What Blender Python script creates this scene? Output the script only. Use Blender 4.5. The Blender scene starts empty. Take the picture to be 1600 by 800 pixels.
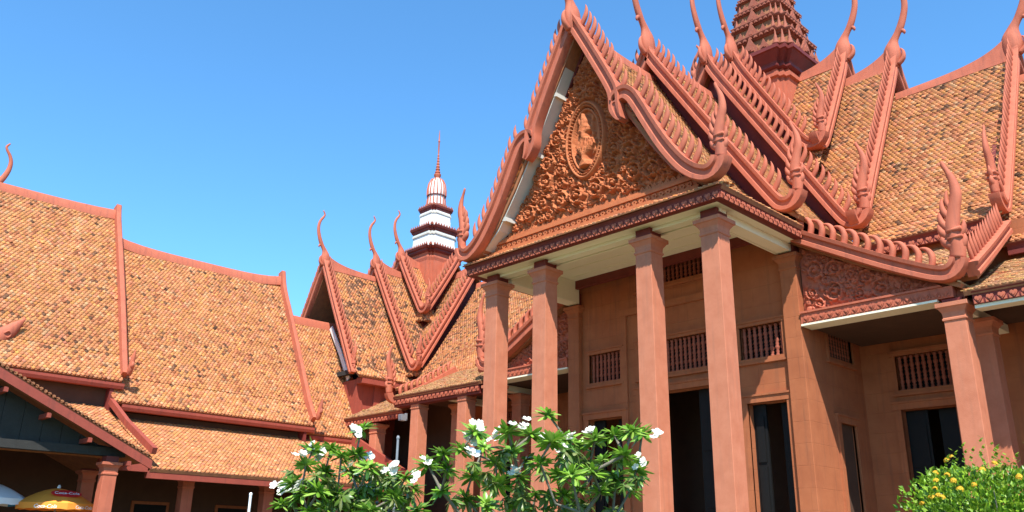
import bpy, bmesh, math, random
import numpy as np
from mathutils import Vector, Matrix
R = math.radians
random.seed(7); rng = np.random.default_rng(7)
scene = bpy.context.scene
COL = scene.collection

# ------------------------------------------------------------------ camera
F_PX, PITCH, YAW, ROLL = 1335.0, R(19.06), R(-46.35), R(1.04)
EYE = Vector((0, 0, 1.6))
fw = Vector((math.sin(YAW)*math.cos(PITCH), math.cos(YAW)*math.cos(PITCH), math.sin(PITCH)))
r0 = Vector((math.cos(YAW), -math.sin(YAW), 0)); u0 = r0.cross(fw)
rt = math.cos(ROLL)*r0 + math.sin(ROLL)*u0
up = -math.sin(ROLL)*r0 + math.cos(ROLL)*u0
cam_d = bpy.data.cameras.new('camera'); cam = bpy.data.objects.new('camera', cam_d); COL.objects.link(cam)
M3 = Matrix((rt, up, -fw)).transposed()
cam.matrix_world = Matrix.Translation(EYE) @ M3.to_4x4()
cam_d.sensor_width = 36; cam_d.lens = 36*F_PX/1600; cam_d.clip_end = 3000
scene.camera = cam
def ray(x, y): return fw + rt*((x-800)/F_PX) - up*((y-400)/F_PX)
def at_depth(x, y, d): return EYE + ray(x, y)*d

# ------------------------------------------------------------------ light
SUN_DIR = Vector((0.52, -0.465, 1.0)).normalized()      # towards the sun
world = bpy.data.worlds.new('World'); scene.world = world; world.use_nodes = True
wn = world.node_tree.nodes; wl = world.node_tree.links
bg = wn['Background']
sky = wn.new('ShaderNodeTexSky'); sky.sky_type = 'NISHITA'; sky.sun_disc = False
sky.sun_elevation = math.asin(SUN_DIR.z); sky.sun_rotation = math.atan2(SUN_DIR.x, SUN_DIR.y)
sky.air_density = 1.0; sky.dust_density = 0.0; sky.ozone_density = 3.0; sky.altitude = 0
tint = wn.new('ShaderNodeMix'); tint.data_type = 'RGBA'; tint.blend_type = 'MULTIPLY'; tint.inputs[0].default_value = 1
tint.inputs[7].default_value = (.70, 1.20, 1.42, 1)      # deep tropical blue
wl.new(sky.outputs[0], tint.inputs[6]); wl.new(tint.outputs[2], bg.inputs[0]); bg.inputs[1].default_value = 0.122
sun_d = bpy.data.lights.new('sun', 'SUN'); sun_d.energy = 5.0; sun_d.angle = R(0.53); sun_d.color = (1.0, 0.96, 0.90)
sun = bpy.data.objects.new('sun', sun_d); COL.objects.link(sun)
sun.rotation_euler = SUN_DIR.to_track_quat('Z', 'Y').to_euler(); sun.location = (30, -20, 40)
vs = scene.view_settings
vs.view_transform = 'Standard'; vs.look = 'None'; vs.gamma = 1; vs.use_curve_mapping = False; vs.exposure = 0.82

# ------------------------------------------------------------------ materials
def new_mat(name, c1, c2=None, rough=0.8, nscale=4.0, bump=0.0, bscale=40.0, attr=None, spec=0.3, sub=None, contrast=0.25, streak=None, trans=0.0):
    m = bpy.data.materials.new(name); m.use_nodes = True
    nt = m.node_tree; n = nt.nodes; l = nt.links; p = n['Principled BSDF']
    p.inputs['Roughness'].default_value = rough
    p.inputs['Specular IOR Level'].default_value = spec
    tc = n.new('ShaderNodeTexCoord')
    nz = n.new('ShaderNodeTexNoise'); nz.inputs['Scale'].default_value = nscale; nz.inputs['Detail'].default_value = 8; nz.inputs['Roughness'].default_value = 0.65
    geo = n.new('ShaderNodeNewGeometry')
    l.new(geo.outputs['Position'], nz.inputs['Vector'])
    rp = n.new('ShaderNodeValToRGB'); rp.color_ramp.elements[0].position = 0.5-contrast; rp.color_ramp.elements[1].position = 0.5+contrast
    c2 = c2 or tuple(0.75*a for a in c1)
    rp.color_ramp.elements[0].color = (*c2, 1); rp.color_ramp.elements[1].color = (*c1, 1)
    l.new(nz.outputs['Fac'], rp.inputs[0])
    out = rp.outputs[0]
    if streak:                                       # rain streaks and grime running down the surface
        mp = n.new('ShaderNodeMapping'); mp.inputs['Scale'].default_value = (9, 9, 0.7)
        l.new(geo.outputs['Position'], mp.inputs[0])
        n2 = n.new('ShaderNodeTexNoise'); n2.inputs['Scale'].default_value = 1.0; n2.inputs['Detail'].default_value = 5
        l.new(mp.outputs[0], n2.inputs['Vector'])
        r2 = n.new('ShaderNodeValToRGB'); r2.color_ramp.elements[0].position = 0.52; r2.color_ramp.elements[1].position = 0.78
        l.new(n2.outputs['Fac'], r2.inputs[0])
        mx = n.new('ShaderNodeMix'); mx.data_type = 'RGBA'; mx.inputs[7].default_value = (*streak[:3], 1)
        ml = n.new('ShaderNodeMath'); ml.operation = 'MULTIPLY'; ml.inputs[1].default_value = streak[3]
        l.new(r2.outputs[0], ml.inputs[0]); l.new(ml.outputs[0], mx.inputs[0]); l.new(out, mx.inputs[6]); out = mx.outputs[2]
    if attr:                                         # per-piece colour times the weathering noise
        at = n.new('ShaderNodeAttribute'); at.attribute_name = attr
        mx = n.new('ShaderNodeMix'); mx.data_type = 'RGBA'; mx.blend_type = 'MULTIPLY'; mx.inputs[0].default_value = 1
        l.new(out, mx.inputs[6]); l.new(at.outputs['Color'], mx.inputs[7]); out = mx.outputs[2]
    l.new(out, p.inputs['Base Color'])
    if bump:
        nb = n.new('ShaderNodeTexNoise'); nb.inputs['Scale'].default_value = bscale; nb.inputs['Detail'].default_value = 6
        l.new(geo.outputs['Position'], nb.inputs['Vector'])
        bp = n.new('ShaderNodeBump'); bp.inputs['Strength'].default_value = bump; bp.inputs['Distance'].default_value = 0.02
        l.new(nb.outputs['Fac'], bp.inputs['Height']); l.new(bp.outputs[0], p.inputs['Normal'])
    if trans:
        tr = n.new('ShaderNodeBsdfTranslucent'); l.new(out, tr.inputs[0])
        ms = n.new('ShaderNodeMixShader'); ms.inputs[0].default_value = trans
        l.new(p.outputs[0], ms.inputs[1]); l.new(tr.outputs[0], ms.inputs[2]); l.new(ms.outputs[0], n['Material Output'].inputs[0])
    return m
MAT = dict(
    red=new_mat('red_painted_concrete', (.50, .14, .075), (.42, .108, .056), .75, 2.5, .25, 60, contrast=.22, streak=(.16, .06, .045, .5)),
    column=new_mat('column_plaster', (.56, .20, .108), (.47, .15, .076), .85, 3.0, .35, 90, contrast=.2, streak=(.30, .13, .08, .35)),
    balus=new_mat('shade_toned_baluster_plaster', (.36, .10, .055), (.27, .07, .04), .8, 6, .15, 60),  # turned baluster red, darkened in colour for the shade of deep windows
    wall=new_mat('wall_plaster', (.41, .135, .054), (.31, .092, .036), .9, 1.6, .2, 50, contrast=.22, streak=(.17, .07, .04, .5)),
    ornament=new_mat('weathered_tower_ornament', (.36, .11, .062), (.24, .07, .042), .8, 6, .3, 70),
    carve=new_mat('carved_terracotta', (.54, .17, .058), (.40, .11, .04), .8, 5, .3, 70, contrast=.25),
    maroon=new_mat('maroon_paint', (.20, .035, .025), (.13, .022, .018), .6, 3, .15, 40),
    roofred=new_mat('red_fascia_paint', (.34, .07, .042), (.25, .05, .032), .65, 3, .15, 40, streak=(.12, .04, .03, .5)),
    cream=new_mat('cream_paint', (.86, .82, .62), (.80, .75, .55), .7, 1.5, .08, 30),
    grey=new_mat('soffit_pale_paint', (.60, .58, .50), (.48, .46, .40), .7, 2, .08, 30),
    tile=new_mat('clay_roof_tile', (1.0, 1.0, 1.0), (.62, .60, .58), .85, 1.3, .3, 50, attr='Col', contrast=.28),
    deck=new_mat('roof_deck_clay', (.40, .16, .065), (.22, .09, .045), .9, 5, .2, 30),
    black=new_mat('black_lacquer_and_recess_shade', (.012, .011, .010), (.008, .008, .008), .55, 6, .1, 30, spec=.15),  # black door lacquer, also the painted shade behind window balusters
    dark=new_mat('shade_darkened_plaster', (.10, .05, .03), (.07, .035, .022), .9, 2),  # darkness of unlit interiors put into the plaster colour
    timber=new_mat('weathered_dark_boards', (.040, .038, .033), (.026, .024, .021), .8, 6, .3, 40),
    white=new_mat('white_limewash', (.80, .79, .76), (.66, .64, .60), .8, 4, .1, 40, streak=(.35, .30, .26, .4)),
    bark=new_mat('grey_frangipani_bark', (.22, .19, .14), (.13, .11, .08), .9, 18, .5, 60),
    fleaf=new_mat('frangipani_leaf', (1, 1, 1), (.75, .8, .7), .32, 7, 0, attr='Col', spec=.5, trans=.25),
    bleaf=new_mat('hedge_leaf', (1, 1, 1), (.75, .8, .7), .4, 9, 0, attr='Col', spec=.45, trans=.22),
    petal=new_mat('white_petal', (.85, .84, .78), (.80, .76, .60), .6, 20, trans=.2),
    yellow=new_mat('yellow_petal', (.80, .50, .03), (.70, .36, .02), .6, 20, trans=.2),
    metal=new_mat('dull_galvanised_metal', (.26, .27, .28), (.19, .20, .21), .5, 12),
    lens=new_mat('lamp_lens', (.16, .18, .20), (.12, .14, .16), .2, 12),
    orange=new_mat('orange_canopy_cloth', (.92, .33, .045), (.86, .29, .035), .7, 3),
    wcloth=new_mat('white_canopy_cloth', (.80, .81, .82), (.72, .73, .75), .7, 3),
    bcloth=new_mat('blue_canopy_cloth', (.04, .30, .62), (.035, .25, .54), .7, 3),
    logo_red=new_mat('red_print', (.65, .02, .02), (.6, .02, .02), .6, 3),
    logo_white=new_mat('white_print', (.85, .85, .85), (.8, .8, .8), .6, 3),
    ground=new_mat('sandy_gravel', (.17, .105, .06), (.12, .08, .045), .95, .6, .4, 12),
    paving=new_mat('pale_floor_tiles', (.44, .36, .26), (.37, .30, .21), .7, 2, .1, 20),
    grass=new_mat('mown_lawn', (.08, .14, .03), (.05, .10, .02), .95, 2, .4, 30),
)
# plaster walls carry faint scored ashlar joints
def add_joints(m, scale):
    nt = m.node_tree; n = nt.nodes; l = nt.links; p = n['Principled BSDF']
    geo = n.new('ShaderNodeNewGeometry'); sp = n.new('ShaderNodeSeparateXYZ'); l.new(geo.outputs['Position'], sp.inputs[0])
    ad = n.new('ShaderNodeMath'); ad.operation = 'ADD'; l.new(sp.outputs[0], ad.inputs[0]); l.new(sp.outputs[1], ad.inputs[1])
    cb = n.new('ShaderNodeCombineXYZ'); l.new(ad.outputs[0], cb.inputs[0]); l.new(sp.outputs[2], cb.inputs[1])
    br = n.new('ShaderNodeTexBrick'); br.inputs['Scale'].default_value = 1
    br.inputs['Brick Width'].default_value = scale*2; br.inputs['Row Height'].default_value = scale; br.inputs['Mortar Size'].default_value = .008; br.inputs['Mortar Smooth'].default_value = .3
    l.new(cb.outputs[0], br.inputs['Vector'])
    bp = n.new('ShaderNodeBump'); bp.inputs['Strength'].default_value = .6; bp.inputs['Distance'].default_value = .02; bp.invert = True
    l.new(br.outputs['Fac'], bp.inputs['Height'])
    old = p.inputs['Normal'].links[0].from_socket if p.inputs['Normal'].links else None
    if old: l.new(old, bp.inputs['Normal'])
    l.new(bp.outputs[0], p.inputs['Normal'])
add_joints(MAT['wall'], .52)

# ------------------------------------------------------------------ object helpers
WLOC = {}
def link(name, data, parent=None, loc=(0, 0, 0), rz=0.0, scale=1.0, kind=None):
    o = bpy.data.objects.new(name, data); COL.objects.link(o)
    o.location = loc; o.rotation_euler = (0, 0, rz); o.scale = (scale,)*3
    WLOC[o.name] = Vector(loc)
    if parent is not None:
        o.parent = parent; o.matrix_parent_inverse = Matrix.Translation(-WLOC[parent.name])
    if kind: o['kind'] = kind
    return o
def thing(name, label, cat, loc, group=None):
    o = link(name, None, None, loc); o['label'] = label; o['category'] = cat
    if group: o['group'] = group
    return o
class MB:
    def __init__(s): s.v = []; s.f = []
    def add(s, vs, fs):
        b = len(s.v); s.v += [tuple(v) for v in vs]; s.f += [tuple(i+b for i in f) for f in fs]
    def box(s, x0, x1, y0, y1, z0, z1):
        s.add([(x0,y0,z0),(x1,y0,z0),(x1,y1,z0),(x0,y1,z0),(x0,y0,z1),(x1,y0,z1),(x1,y1,z1),(x0,y1,z1)],
              [(0,3,2,1),(4,5,6,7),(0,1,5,4),(1,2,6,5),(2,3,7,6),(3,0,4,7)])
    def prism(s, poly, fn, w0, w1):
        n = len(poly)
        s.add([fn(a, b, w0) for a, b in poly] + [fn(a, b, w1) for a, b in poly],
              [tuple(range(n)), tuple(range(2*n-1, n-1, -1))] + [(i, (i+1) % n, n+(i+1) % n, n+i) for i in range(n)])
    def loft(s, rings, caps=True, closed=True):
        n = len(rings[0]); fs = []
        for k in range(len(rings)-1):
            for i in range(n if closed else n-1):
                j = (i+1) % n; fs.append((k*n+i, k*n+j, (k+1)*n+j, (k+1)*n+i))
        if caps: fs += [tuple(range(n-1, -1, -1)), tuple(range((len(rings)-1)*n, len(rings)*n))]
        s.add([p for r in rings for p in r], fs)
    def tube(s, pts, rad, seg=6, squash=1.0):
        pts = [Vector(p) for p in pts]; rings = []; prev = None
        for k, p in enumerate(pts):
            t = (pts[min(k+1, len(pts)-1)] - pts[max(k-1, 0)]).normalized()
            a = prev - t*prev.dot(t) if prev else (t.orthogonal())
            a.normalize(); b = t.cross(a); prev = a
            rr = rad[k] if hasattr(rad, '__len__') else rad
            rings.append([p + a*rr*math.cos(2*math.pi*i/seg) + b*rr*squash*math.sin(2*math.pi*i/seg) for i in range(seg)])
        s.loft(rings)
    def lathe(s, prof, seg=12, c=(0, 0), phase=0.0):
        s.loft([[(c[0]+r*math.cos(phase+2*math.pi*i/seg), c[1]+r*math.sin(phase+2*math.pi*i/seg), z) for i in range(seg)] for r, z in prof])
    def mesh(s, name, mat, smooth=False, off=(0, 0, 0), angle=None):
        me = bpy.data.meshes.new(name)
        me.from_pydata([(v[0]-off[0], v[1]-off[1], v[2]-off[2]) for v in s.v], [], s.f)
        bm = bmesh.new(); bm.from_mesh(me); bmesh.ops.recalc_face_normals(bm, faces=bm.faces); bm.to_mesh(me); bm.free()
        me.materials.append(MAT[mat])
        if smooth:
            me.polygons.foreach_set('use_smooth', [True]*len(me.polygons))
            if angle: me.set_sharp_from_angle(angle=R(angle))
        return me
    def build(s, name, mat, parent=None, smooth=False, loc=None, kind=None, angle=35):
        loc = loc if loc is not None else (WLOC[parent.name] if parent is not None else (0, 0, 0))
        return link(name, s.mesh(name, mat, smooth, loc, angle), parent, loc, kind=kind)

# ------------------------------------------------------------------ roof tiles
P1, P2, P3, P4 = rng.uniform(0, 6.28, (4, 12))
KX, KY = rng.normal(0, 2.2, (2, 12))
def field(a, b):                                     # smooth random field for patches of blackened tiles
    r = np.zeros_like(a)
    for i in range(12): r += np.sin(KX[i]*a + KY[i]*b + P1[i])
    return r/12**.5
TW, TR, TL = .138, .104, .22
def tiles(parent, conv, prof, s0, s1, base=(.68, .275, .105), dark=.10, clip=None, lift=0.0, tw=TW, tr=TR):
    """fish-scale clay tiles laid in rows down the slope profile [(u,z)...]; conv(u,z,s) -> world xyz arrays"""
    pu = np.array([p[0] for p in prof]); pz = np.array([p[1] for p in prof])
    arc = np.concatenate([[0], np.cumsum(np.hypot(np.diff(pu), np.diff(pz)))])
    n = int(arc[-1]/tr); cols = int((s1-s0)/tw)+1
    k = np.arange(1, n+1)
    A, Cc = np.meshgrid(k*arc[-1]/n, np.arange(cols+1), indexing='ij')
    S = s0 + (Cc + .5*((np.rint(A/tr).astype(int)) % 2))*tw
    A = A.ravel(); S = S.ravel()
    keep = (S < s1+.02)
    U0 = np.interp(A, arc, pu); Z0 = np.interp(A, arc, pz)
    if clip is not None: keep &= clip(U0, Z0, S)
    A = A[keep]; S = S[keep]; N = len(A)
    seg = np.clip(np.searchsorted(arc, A-1e-6)-1, 0, len(pu)-2)
    du = (pu[seg+1]-pu[seg]); dz = (pz[seg+1]-pz[seg]); ln = np.hypot(du, dz); du /= ln; dz /= ln
    nu, nz_ = -dz, du
    nu = np.where(nz_ < 0, -nu, nu); nz_ = np.abs(nz_)
    jl = rng.normal(0, .004, N); tip = .030 + np.abs(rng.normal(0, .007, N)); rot = rng.normal(0, .035, N)
    odd = rng.random(N) < .02; tip = np.where(odd, tip+.03, tip)
    loc = [(-.485, -TL, .0), (.485, -TL, .0), (.485, -.062, .85), (.22, -.014, .97), (0, 0, 1), (-.22, -.014, .97), (-.485, -.062, .85),
           (.485, -.062, .1), (0, .002, .1), (-.485, -.062, .1)]
    V = np.zeros((N, len(loc), 3))
    for i, (c, d, h) in enumerate(loc):
        cc = c*tw; dd = d + jl + cc*rot
        a = np.interp(A, arc, pu) + du*dd; b = np.interp(A, arc, pz) + dz*dd
        hh = lift + (tip*h if h else .004)
        x, y, z = conv(a + nu*hh, b + nz_*hh, S + cc - d*rot*.4)
        V[:, i, 0] = x; V[:, i, 1] = y; V[:, i, 2] = z
    o = np.array(WLOC[parent.name]); V -= o
    nv = len(loc)
    fl = [0, 1, 2, 3, 4, 5, 6,  2, 7, 8, 4, 3,  4, 8, 9, 6, 5]
    counts = [7, 5, 5]
    idx = (np.arange(N)[:, None]*nv + np.array(fl)[None, :]).ravel()
    me = bpy.data.meshes.new('roof_tiles')
    me.vertices.add(N*nv); me.vertices.foreach_set('co', V.ravel())
    me.loops.add(len(idx)); me.loops.foreach_set('vertex_index', idx.astype(np.int32))
    tot = np.tile(counts, N); st = np.concatenate([[0], np.cumsum(tot)[:-1]])
    me.polygons.add(len(tot)); me.polygons.foreach_set('loop_start', st.astype(np.int32)); me.polygons.foreach_set('loop_total', tot.astype(np.int32))
    me.update(calc_edges=True)
    b = np.array(base)
    t = rng.normal(0, 1, N)
    col = b[None, :]*np.exp(.12*t)[:, None]
    col[:, 1] *= np.exp(rng.normal(0, .06, N)); col[:, 2] *= np.exp(rng.normal(0, .12, N))
    pale = rng.random(N) < .09; col[pale] = np.array((.66, .35, .165))*np.exp(rng.normal(0, .12, pale.sum()))[:, None]
    red = rng.random(N) < .10; col[red] = np.array((.48, .16, .065))*np.exp(rng.normal(0, .15, red.sum()))[:, None]
    f = .7*field(A*.5, S*.5) + .6*field(A*1.6+5, S*1.6)
    pd = np.clip(.7*dark*(1 + 1.6*np.clip(f, -.5, 2)), 0, .6)
    dk = rng.random(N) < pd; col[dk] = np.array((.24, .11, .055))*np.exp(rng.normal(0, .35, dk.sum()))[:, None]
    ca = me.color_attributes.new('Col', 'FLOAT_COLOR', 'POINT')
    c4 = np.ones((N, nv, 4)); c4[:, :, :3] = np.clip(col, .02, .85)[:, None, :]
    ca.data.foreach_set('color', c4.ravel())
    me.materials.append(MAT['tile'])
    return link('roof_tiles', me, parent, WLOC[parent.name], kind='stuff')
def conv_nave(cx, sg=1): return lambda u, z, s: (cx + sg*u, s, z)
def conv_wing(cy, sg=1): return lambda u, z, s: (s, cy - sg*u, z)
def slope(parent, kind, c, prof, s0, s1, sg=1, tile=True, deckmat='deck', thick=.10, **kw):
    """one roof slope: a solid deck under real tiles, child 'roof_slope' > 'roof_tiles'"""
    cv = conv_nave(c, sg) if kind == 'N' else conv_wing(c, sg)
    m = MB(); rings = []
    for i, (u, z) in enumerate(prof):
        a = prof[max(i-1, 0)]; b = prof[min(i+1, len(prof)-1)]
        d = Vector((b[0]-a[0], b[1]-a[1])).normalized(); nn = Vector((-d.y, d.x))
        if nn.y < 0: nn = -nn
        rings.append([cv(u, z, s0), cv(u, z, s1), cv(u-nn.x*thick, z-nn.y*thick, s1), cv(u-nn.x*thick, z-nn.y*thick, s0)])
    m.loft(rings)
    d = m.build('roof_slope', deckmat, parent)
    if tile: tiles(d, cv, prof, s0, s1, **kw)
    return d
def densify(prof, n=10):
    out = []
    us = np.linspace(0, 1, n); k = np.linspace(0, 1, len(prof))
    for t in us: out.append((float(np.interp(t, k, [p[0] for p in prof])), float(np.interp(t, k, [p[1] for p in prof]))))
    return out

# ------------------------------------------------------------------ Khmer gable ornaments (meshes shared by all copies)
class Frame:
    """gable plane: u across, v = z, w outwards"""
    def __init__(s, kind, c, plane): s.k, s.c, s.p = kind, c, plane
    def P(s, u, v, w=0.0):
        if s.k == 'N': return (s.c+u, s.p-w, v)
        if s.k == 'B': return (s.c+u, s.p+w, v)
        if s.k == 'E': return (s.p+w, s.c-u, v)
        return (s.p-w, s.c-u, v)
    def rz(s): return 0.0 if s.k in 'NB' else -math.pi/2
    def rout(s): return {'N': -math.pi/2, 'B': math.pi/2, 'E': 0.0, 'W': math.pi}[s.k]
def flat_tube(m, cl, squash=.55):
    """swept leaf shape in the XZ plane: cl = [(u, v, half width)]"""
    rings = []
    for k, (u, v, r) in enumerate(cl):
        a = cl[max(k-1, 0)]; b = cl[min(k+1, len(cl)-1)]
        t = Vector((b[0]-a[0], b[1]-a[1])).normalized(); n = Vector((-t.y, t.x))
        rings.append([(u+n.x*r*math.cos(q), r*squash*math.sin(q), v+n.y*r*math.cos(q)) for q in [2*math.pi*i/8 for i in range(8)]])
    m.loft(rings)
def smooth_cl(pts, n=4):
    """Catmull-Rom through (u,v,r)"""
    out = []
    P = [pts[0]] + list(pts) + [pts[-1]]
    for i in range(1, len(P)-2):
        for k in range(n):
            t = k/n; q = []
            for j in range(len(pts[0])):
                a, b, c, d = P[i-1][j], P[i][j], P[i+1][j], P[i+2][j]
                q.append(.5*((2*b)+(-a+c)*t+(2*a-5*b+4*c-d)*t*t+(-a+3*b-3*c+d)*t**3))
            out.append(tuple(q))
    out.append(tuple(pts[-1]))
    return out
def mirror(m):
    n = MB(); n.v = [(-x, y, z) for x, y, z in m.v]; n.f = [tuple(reversed(f)) for f in m.f]; return n
def make_crocket():
    m = MB()
    flat_tube(m, smooth_cl([(-.07, -.10, .07), (.03, .05, .088), (.11, .19, .086), (.15, .33, .064), (.15, .46, .036), (.125, .57, .005)], 3), .62)
    return m
cm = make_crocket()
CROCKET = {1: cm.mesh('crocket', 'red', True), -1: mirror(cm).mesh('crocket', 'red', True)}
def make_hook():                                    # backward-curling crockets of the low aisle gables
    m = MB()
    flat_tube(m, smooth_cl([(.02, -.1, .08), (.07, .08, .085), (.07, .24, .08), (-.01, .39, .06), (-.13, .46, .035), (-.22, .46, .008)], 3), 1.1)
    return m
hm = make_hook()
HOOK = {1: hm.mesh('crocket', 'red', True), -1: mirror(hm).mesh('crocket', 'red', True)}
def make_naga():
    m = MB()
    flat_tube(m, smooth_cl([(-.02, -.10, .10), (.0, .06, .105), (-.03, .22, .10), (.02, .42, .085), (.075, .58, .075), (.065, .74, .055), (.02, .86, .034), (-.015, .93, .030), (-.03, .975, .026), (-.025, 1.0, .008)], 4), .75)
    for k, (bx, bz, tx, tz, r) in enumerate([(-.02, .02, -.15, .20, .055), (-.04, .12, -.17, .33, .05), (-.03, .20, -.145, .45, .048), (-.01, .32, -.10, .58, .045), (.02, .42, -.03, .66, .035)]):
        flat_tube(m, smooth_cl([(bx, bz, r), (bx*.4+tx*.6-.035, bz*.5+tz*.5-.02, r), (tx-.01, tz-.05, r*.7), (tx+.01, tz, .008)], 3), 1.1)
    for bx, bz, tx, tz, r in [(.03, .0, .10, .16, .045), (.03, .12, .12, .30, .04)]:
        flat_tube(m, smooth_cl([(bx, bz, r), (bx*.5+tx*.5+.03, bz*.5+tz*.5, r), (tx, tz, .008)], 3), 1.0)
    flat_tube(m, [(-.08, .19, .03), (.09, .205, .03)], 3.2)
    flat_tube(m, [(-.09, .11, .022), (.09, .12, .022)], 4.2)
    return m
nm = make_naga()
nm.v = [(x*.8, y*.8, z) for x, y, z in nm.v]
NAGA = {1: nm.mesh('naga_finial', 'red', True), -1: mirror(nm).mesh('naga_finial', 'red', True)}
def make_horn():
    """tall ridge-end horn, +x outwards, z up, height 1 above the ridge"""
    m = MB()
    flat_tube(m, smooth_cl([(-.02, -.12, .075), (.0, .0, .098), (.005, .10, .090), (.035, .19, .055), (.08, .26, .043), (.125, .33, .046), (.175, .45, .041), (.205, .57, .036), (.205, .69, .031), (.17, .79, .026), (.125, .855, .022), (.10, .91, .019), (.115, .955, .016), (.135, .98, .012), (.13, 1.0, .004)], 4), .62)
    flat_tube(m, smooth_cl([(.12, .305, .02), (.15, .28, .022), (.165, .25, .014), (.155, .235, .005)], 3), .9)
    flat_tube(m, smooth_cl([(.05, -.10, .03), (.11, -.05, .028), (.12, .03, .018), (.10, .08, .005)], 3), .9)
    return m
hq = make_horn()
HORN = hq.mesh('ridge_horn', 'red', True)
def make_heart():
    m = MB(); fn = lambda a, b, w: (a, -w, b)
    poly = [(0, -.085), (.06, -.02), (.085, .03), (.07, .075), (.03, .085), (0, .06), (-.03, .085), (-.07, .075), (-.085, .03), (-.06, -.02)]
    m.prism(poly, fn, 0, .02)
    m.prism([(a*.55, b*.55) for a, b in poly], fn, .018, .045)
    m.prism([(.03, -.1), (.1, -.1), (.1, -.01), (.088, -.02)], fn, 0, .025)
    m.prism([(-.03, -.1), (-.1, -.1), (-.1, -.01), (-.088, -.02)], fn, 0, .025)
    return m
HEART = make_heart().mesh('heart_ornament', 'red')
def hearts(parent, p0, p1, facing, step=.21, scale=1.0):
    p0 = Vector(p0); p1 = Vector(p1); d = p1-p0; n = max(1, int(d.length/step))
    rz = {'-y': 0, '+x': math.pi/2, '-x': -math.pi/2, '+y': math.pi}[facing]
    for i in range(n):
        link('heart_ornament', HEART, parent, p0 + d*((i+.5)/n), rz, scale*step/.21)
def sweep(m, fr, path, sec, sg=1, grow=0, tail=0):
    """sweep section (n,w) along an in-plane path"""
    rings = []
    for k, p in enumerate(path):
        a = Vector(path[max(k-1, 0)]); b = Vector(path[min(k+1, len(path)-1)])
        t = (b-a).normalized(); n = Vector((-t.y, t.x))     # left of travel: up/outwards when walking down to +u
        g = min(1, .3+.7*k/grow) if grow else 1
        if tail: g *= min(1, .28+.72*(len(path)-1-k)/tail)
        rings.append([fr.P(sg*(p[0]+n.x*q*g), p[1]+n.y*q*g, w) for q, w in sec])
    m.loft(rings)
SEC = [(-.19, .08), (-.17, .14), (-.07, .14), (-.05, .10), (.05, .10), (.08, .17), (.17, .19), (.18, .14), (.18, -.14), (-.19, -.14)]
def spath(pts, n=5): return smooth_cl([tuple(p) for p in pts], n)
def along(path, step, start, end):
    L = [0]
    for a, b in zip(path, path[1:]): L.append(L[-1]+math.dist(a, b))
    out = []; d = start
    while d < L[-1]-end:
        f = lambda q: Vector((float(np.interp(q, L, [p[0] for p in path])), float(np.interp(q, L, [p[1] for p in path]))))
        c = f(d); t = (f(d+.05)-f(d-.05)).normalized(); out.append((c.x, c.y, t.x, t.y)); d += step
    return out
def barge(parent, fr, pts, sg=1, size=1.0, step=.30, naga=1.9, curl=True, mesh=None, start=.25, end=.35, smooth=True, sec=None, nagaoff=(0, 0), cs=1.0, grow=0, tail=0):
    """bargeboard > crockets, naga_finial"""
    path = spath(pts) if smooth else list(pts)
    cut = len(path)
    full = path
    if curl:                                          # the foot sweeps out and up into the naga
        e = path[-1]; d = Vector(path[-1])-Vector(path[-3]); a0 = math.atan2(d.y, d.x); rr = .34*size
        cx, cy = e[0]-math.sin(a0)*rr, e[1]+math.cos(a0)*rr
        arcp = [(cx+math.sin(a)*rr, cy-math.cos(a)*rr) for a in np.linspace(a0, R(85), 8)]
        full = path + arcp[1:]
    m = MB(); sec2 = [(a*size, b*size) for a, b in (sec or SEC)]
    sweep(m, fr, full, sec2, sg, grow, tail)
    o = m.build('bargeboard', 'red', parent, True, angle=30)
    mesh = mesh or CROCKET
    for (u, v, tx, ty) in along(path, step, start, end):
        a = fr.P(sg*(u-ty*.19*size), v+tx*.19*size, 0)
        q = link('crocket', mesh[sg], o, a, fr.rz(), size*cs*random.uniform(.95, 1.05))
    if naga:
        e = full[-1]; link('naga_finial', NAGA[sg], o, fr.P(sg*(e[0]+nagaoff[0]), e[1]+.1*naga+nagaoff[1], 0), fr.rz(), naga)
    return o
def horn(parent, fr, z, h): return link('ridge_horn', HORN, parent, fr.P(0, z, .0), fr.rout(), h)
def ridge(parent, kind, c, z, s_end, s_back, flare=.55, decay=.75, hw=.11):
    """ridge cap running from the gable end s_end back to s_back; rises towards the gable"""
    sg = 1 if s_back > s_end else -1; m = MB(); rings = []
    L = abs(s_back-s_end)
    for d in np.concatenate([np.linspace(-.05, 2.2, 14), np.linspace(2.6, max(L, 2.7), 5)]):
        if d > L: break
        f = flare*math.exp(-max(d, 0)/decay); s = s_end + sg*d
        zz = [(-hw*1.25, z-.20), (-hw, z-.02), (-hw*.75, z+.06+f), (hw*.75, z+.06+f), (hw, z-.02), (hw*1.25, z-.20)]
        rings.append([(c+a, s, b) if kind == 'N' else (s, c-a, b) for a, b in zz])
    m.loft(rings); return m.build('ridge_cap', 'red', parent, True, angle=40)
def gable_wall(parent, fr, prof, zb, mat='red', back=.35, inset=.25):
    m = MB(); pl = [(u, v-inset) for u, v in prof if v-inset > zb]
    uu = pl[-1][0]
    poly = [(-u, v) for u, v in reversed(pl)] + [(u, v) for u, v in pl[1:]] + [(uu, zb), (-uu, zb)]
    m.prism(poly, fr.P, -back, -back-.12); return m.build('gable_wall', mat, parent)

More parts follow.
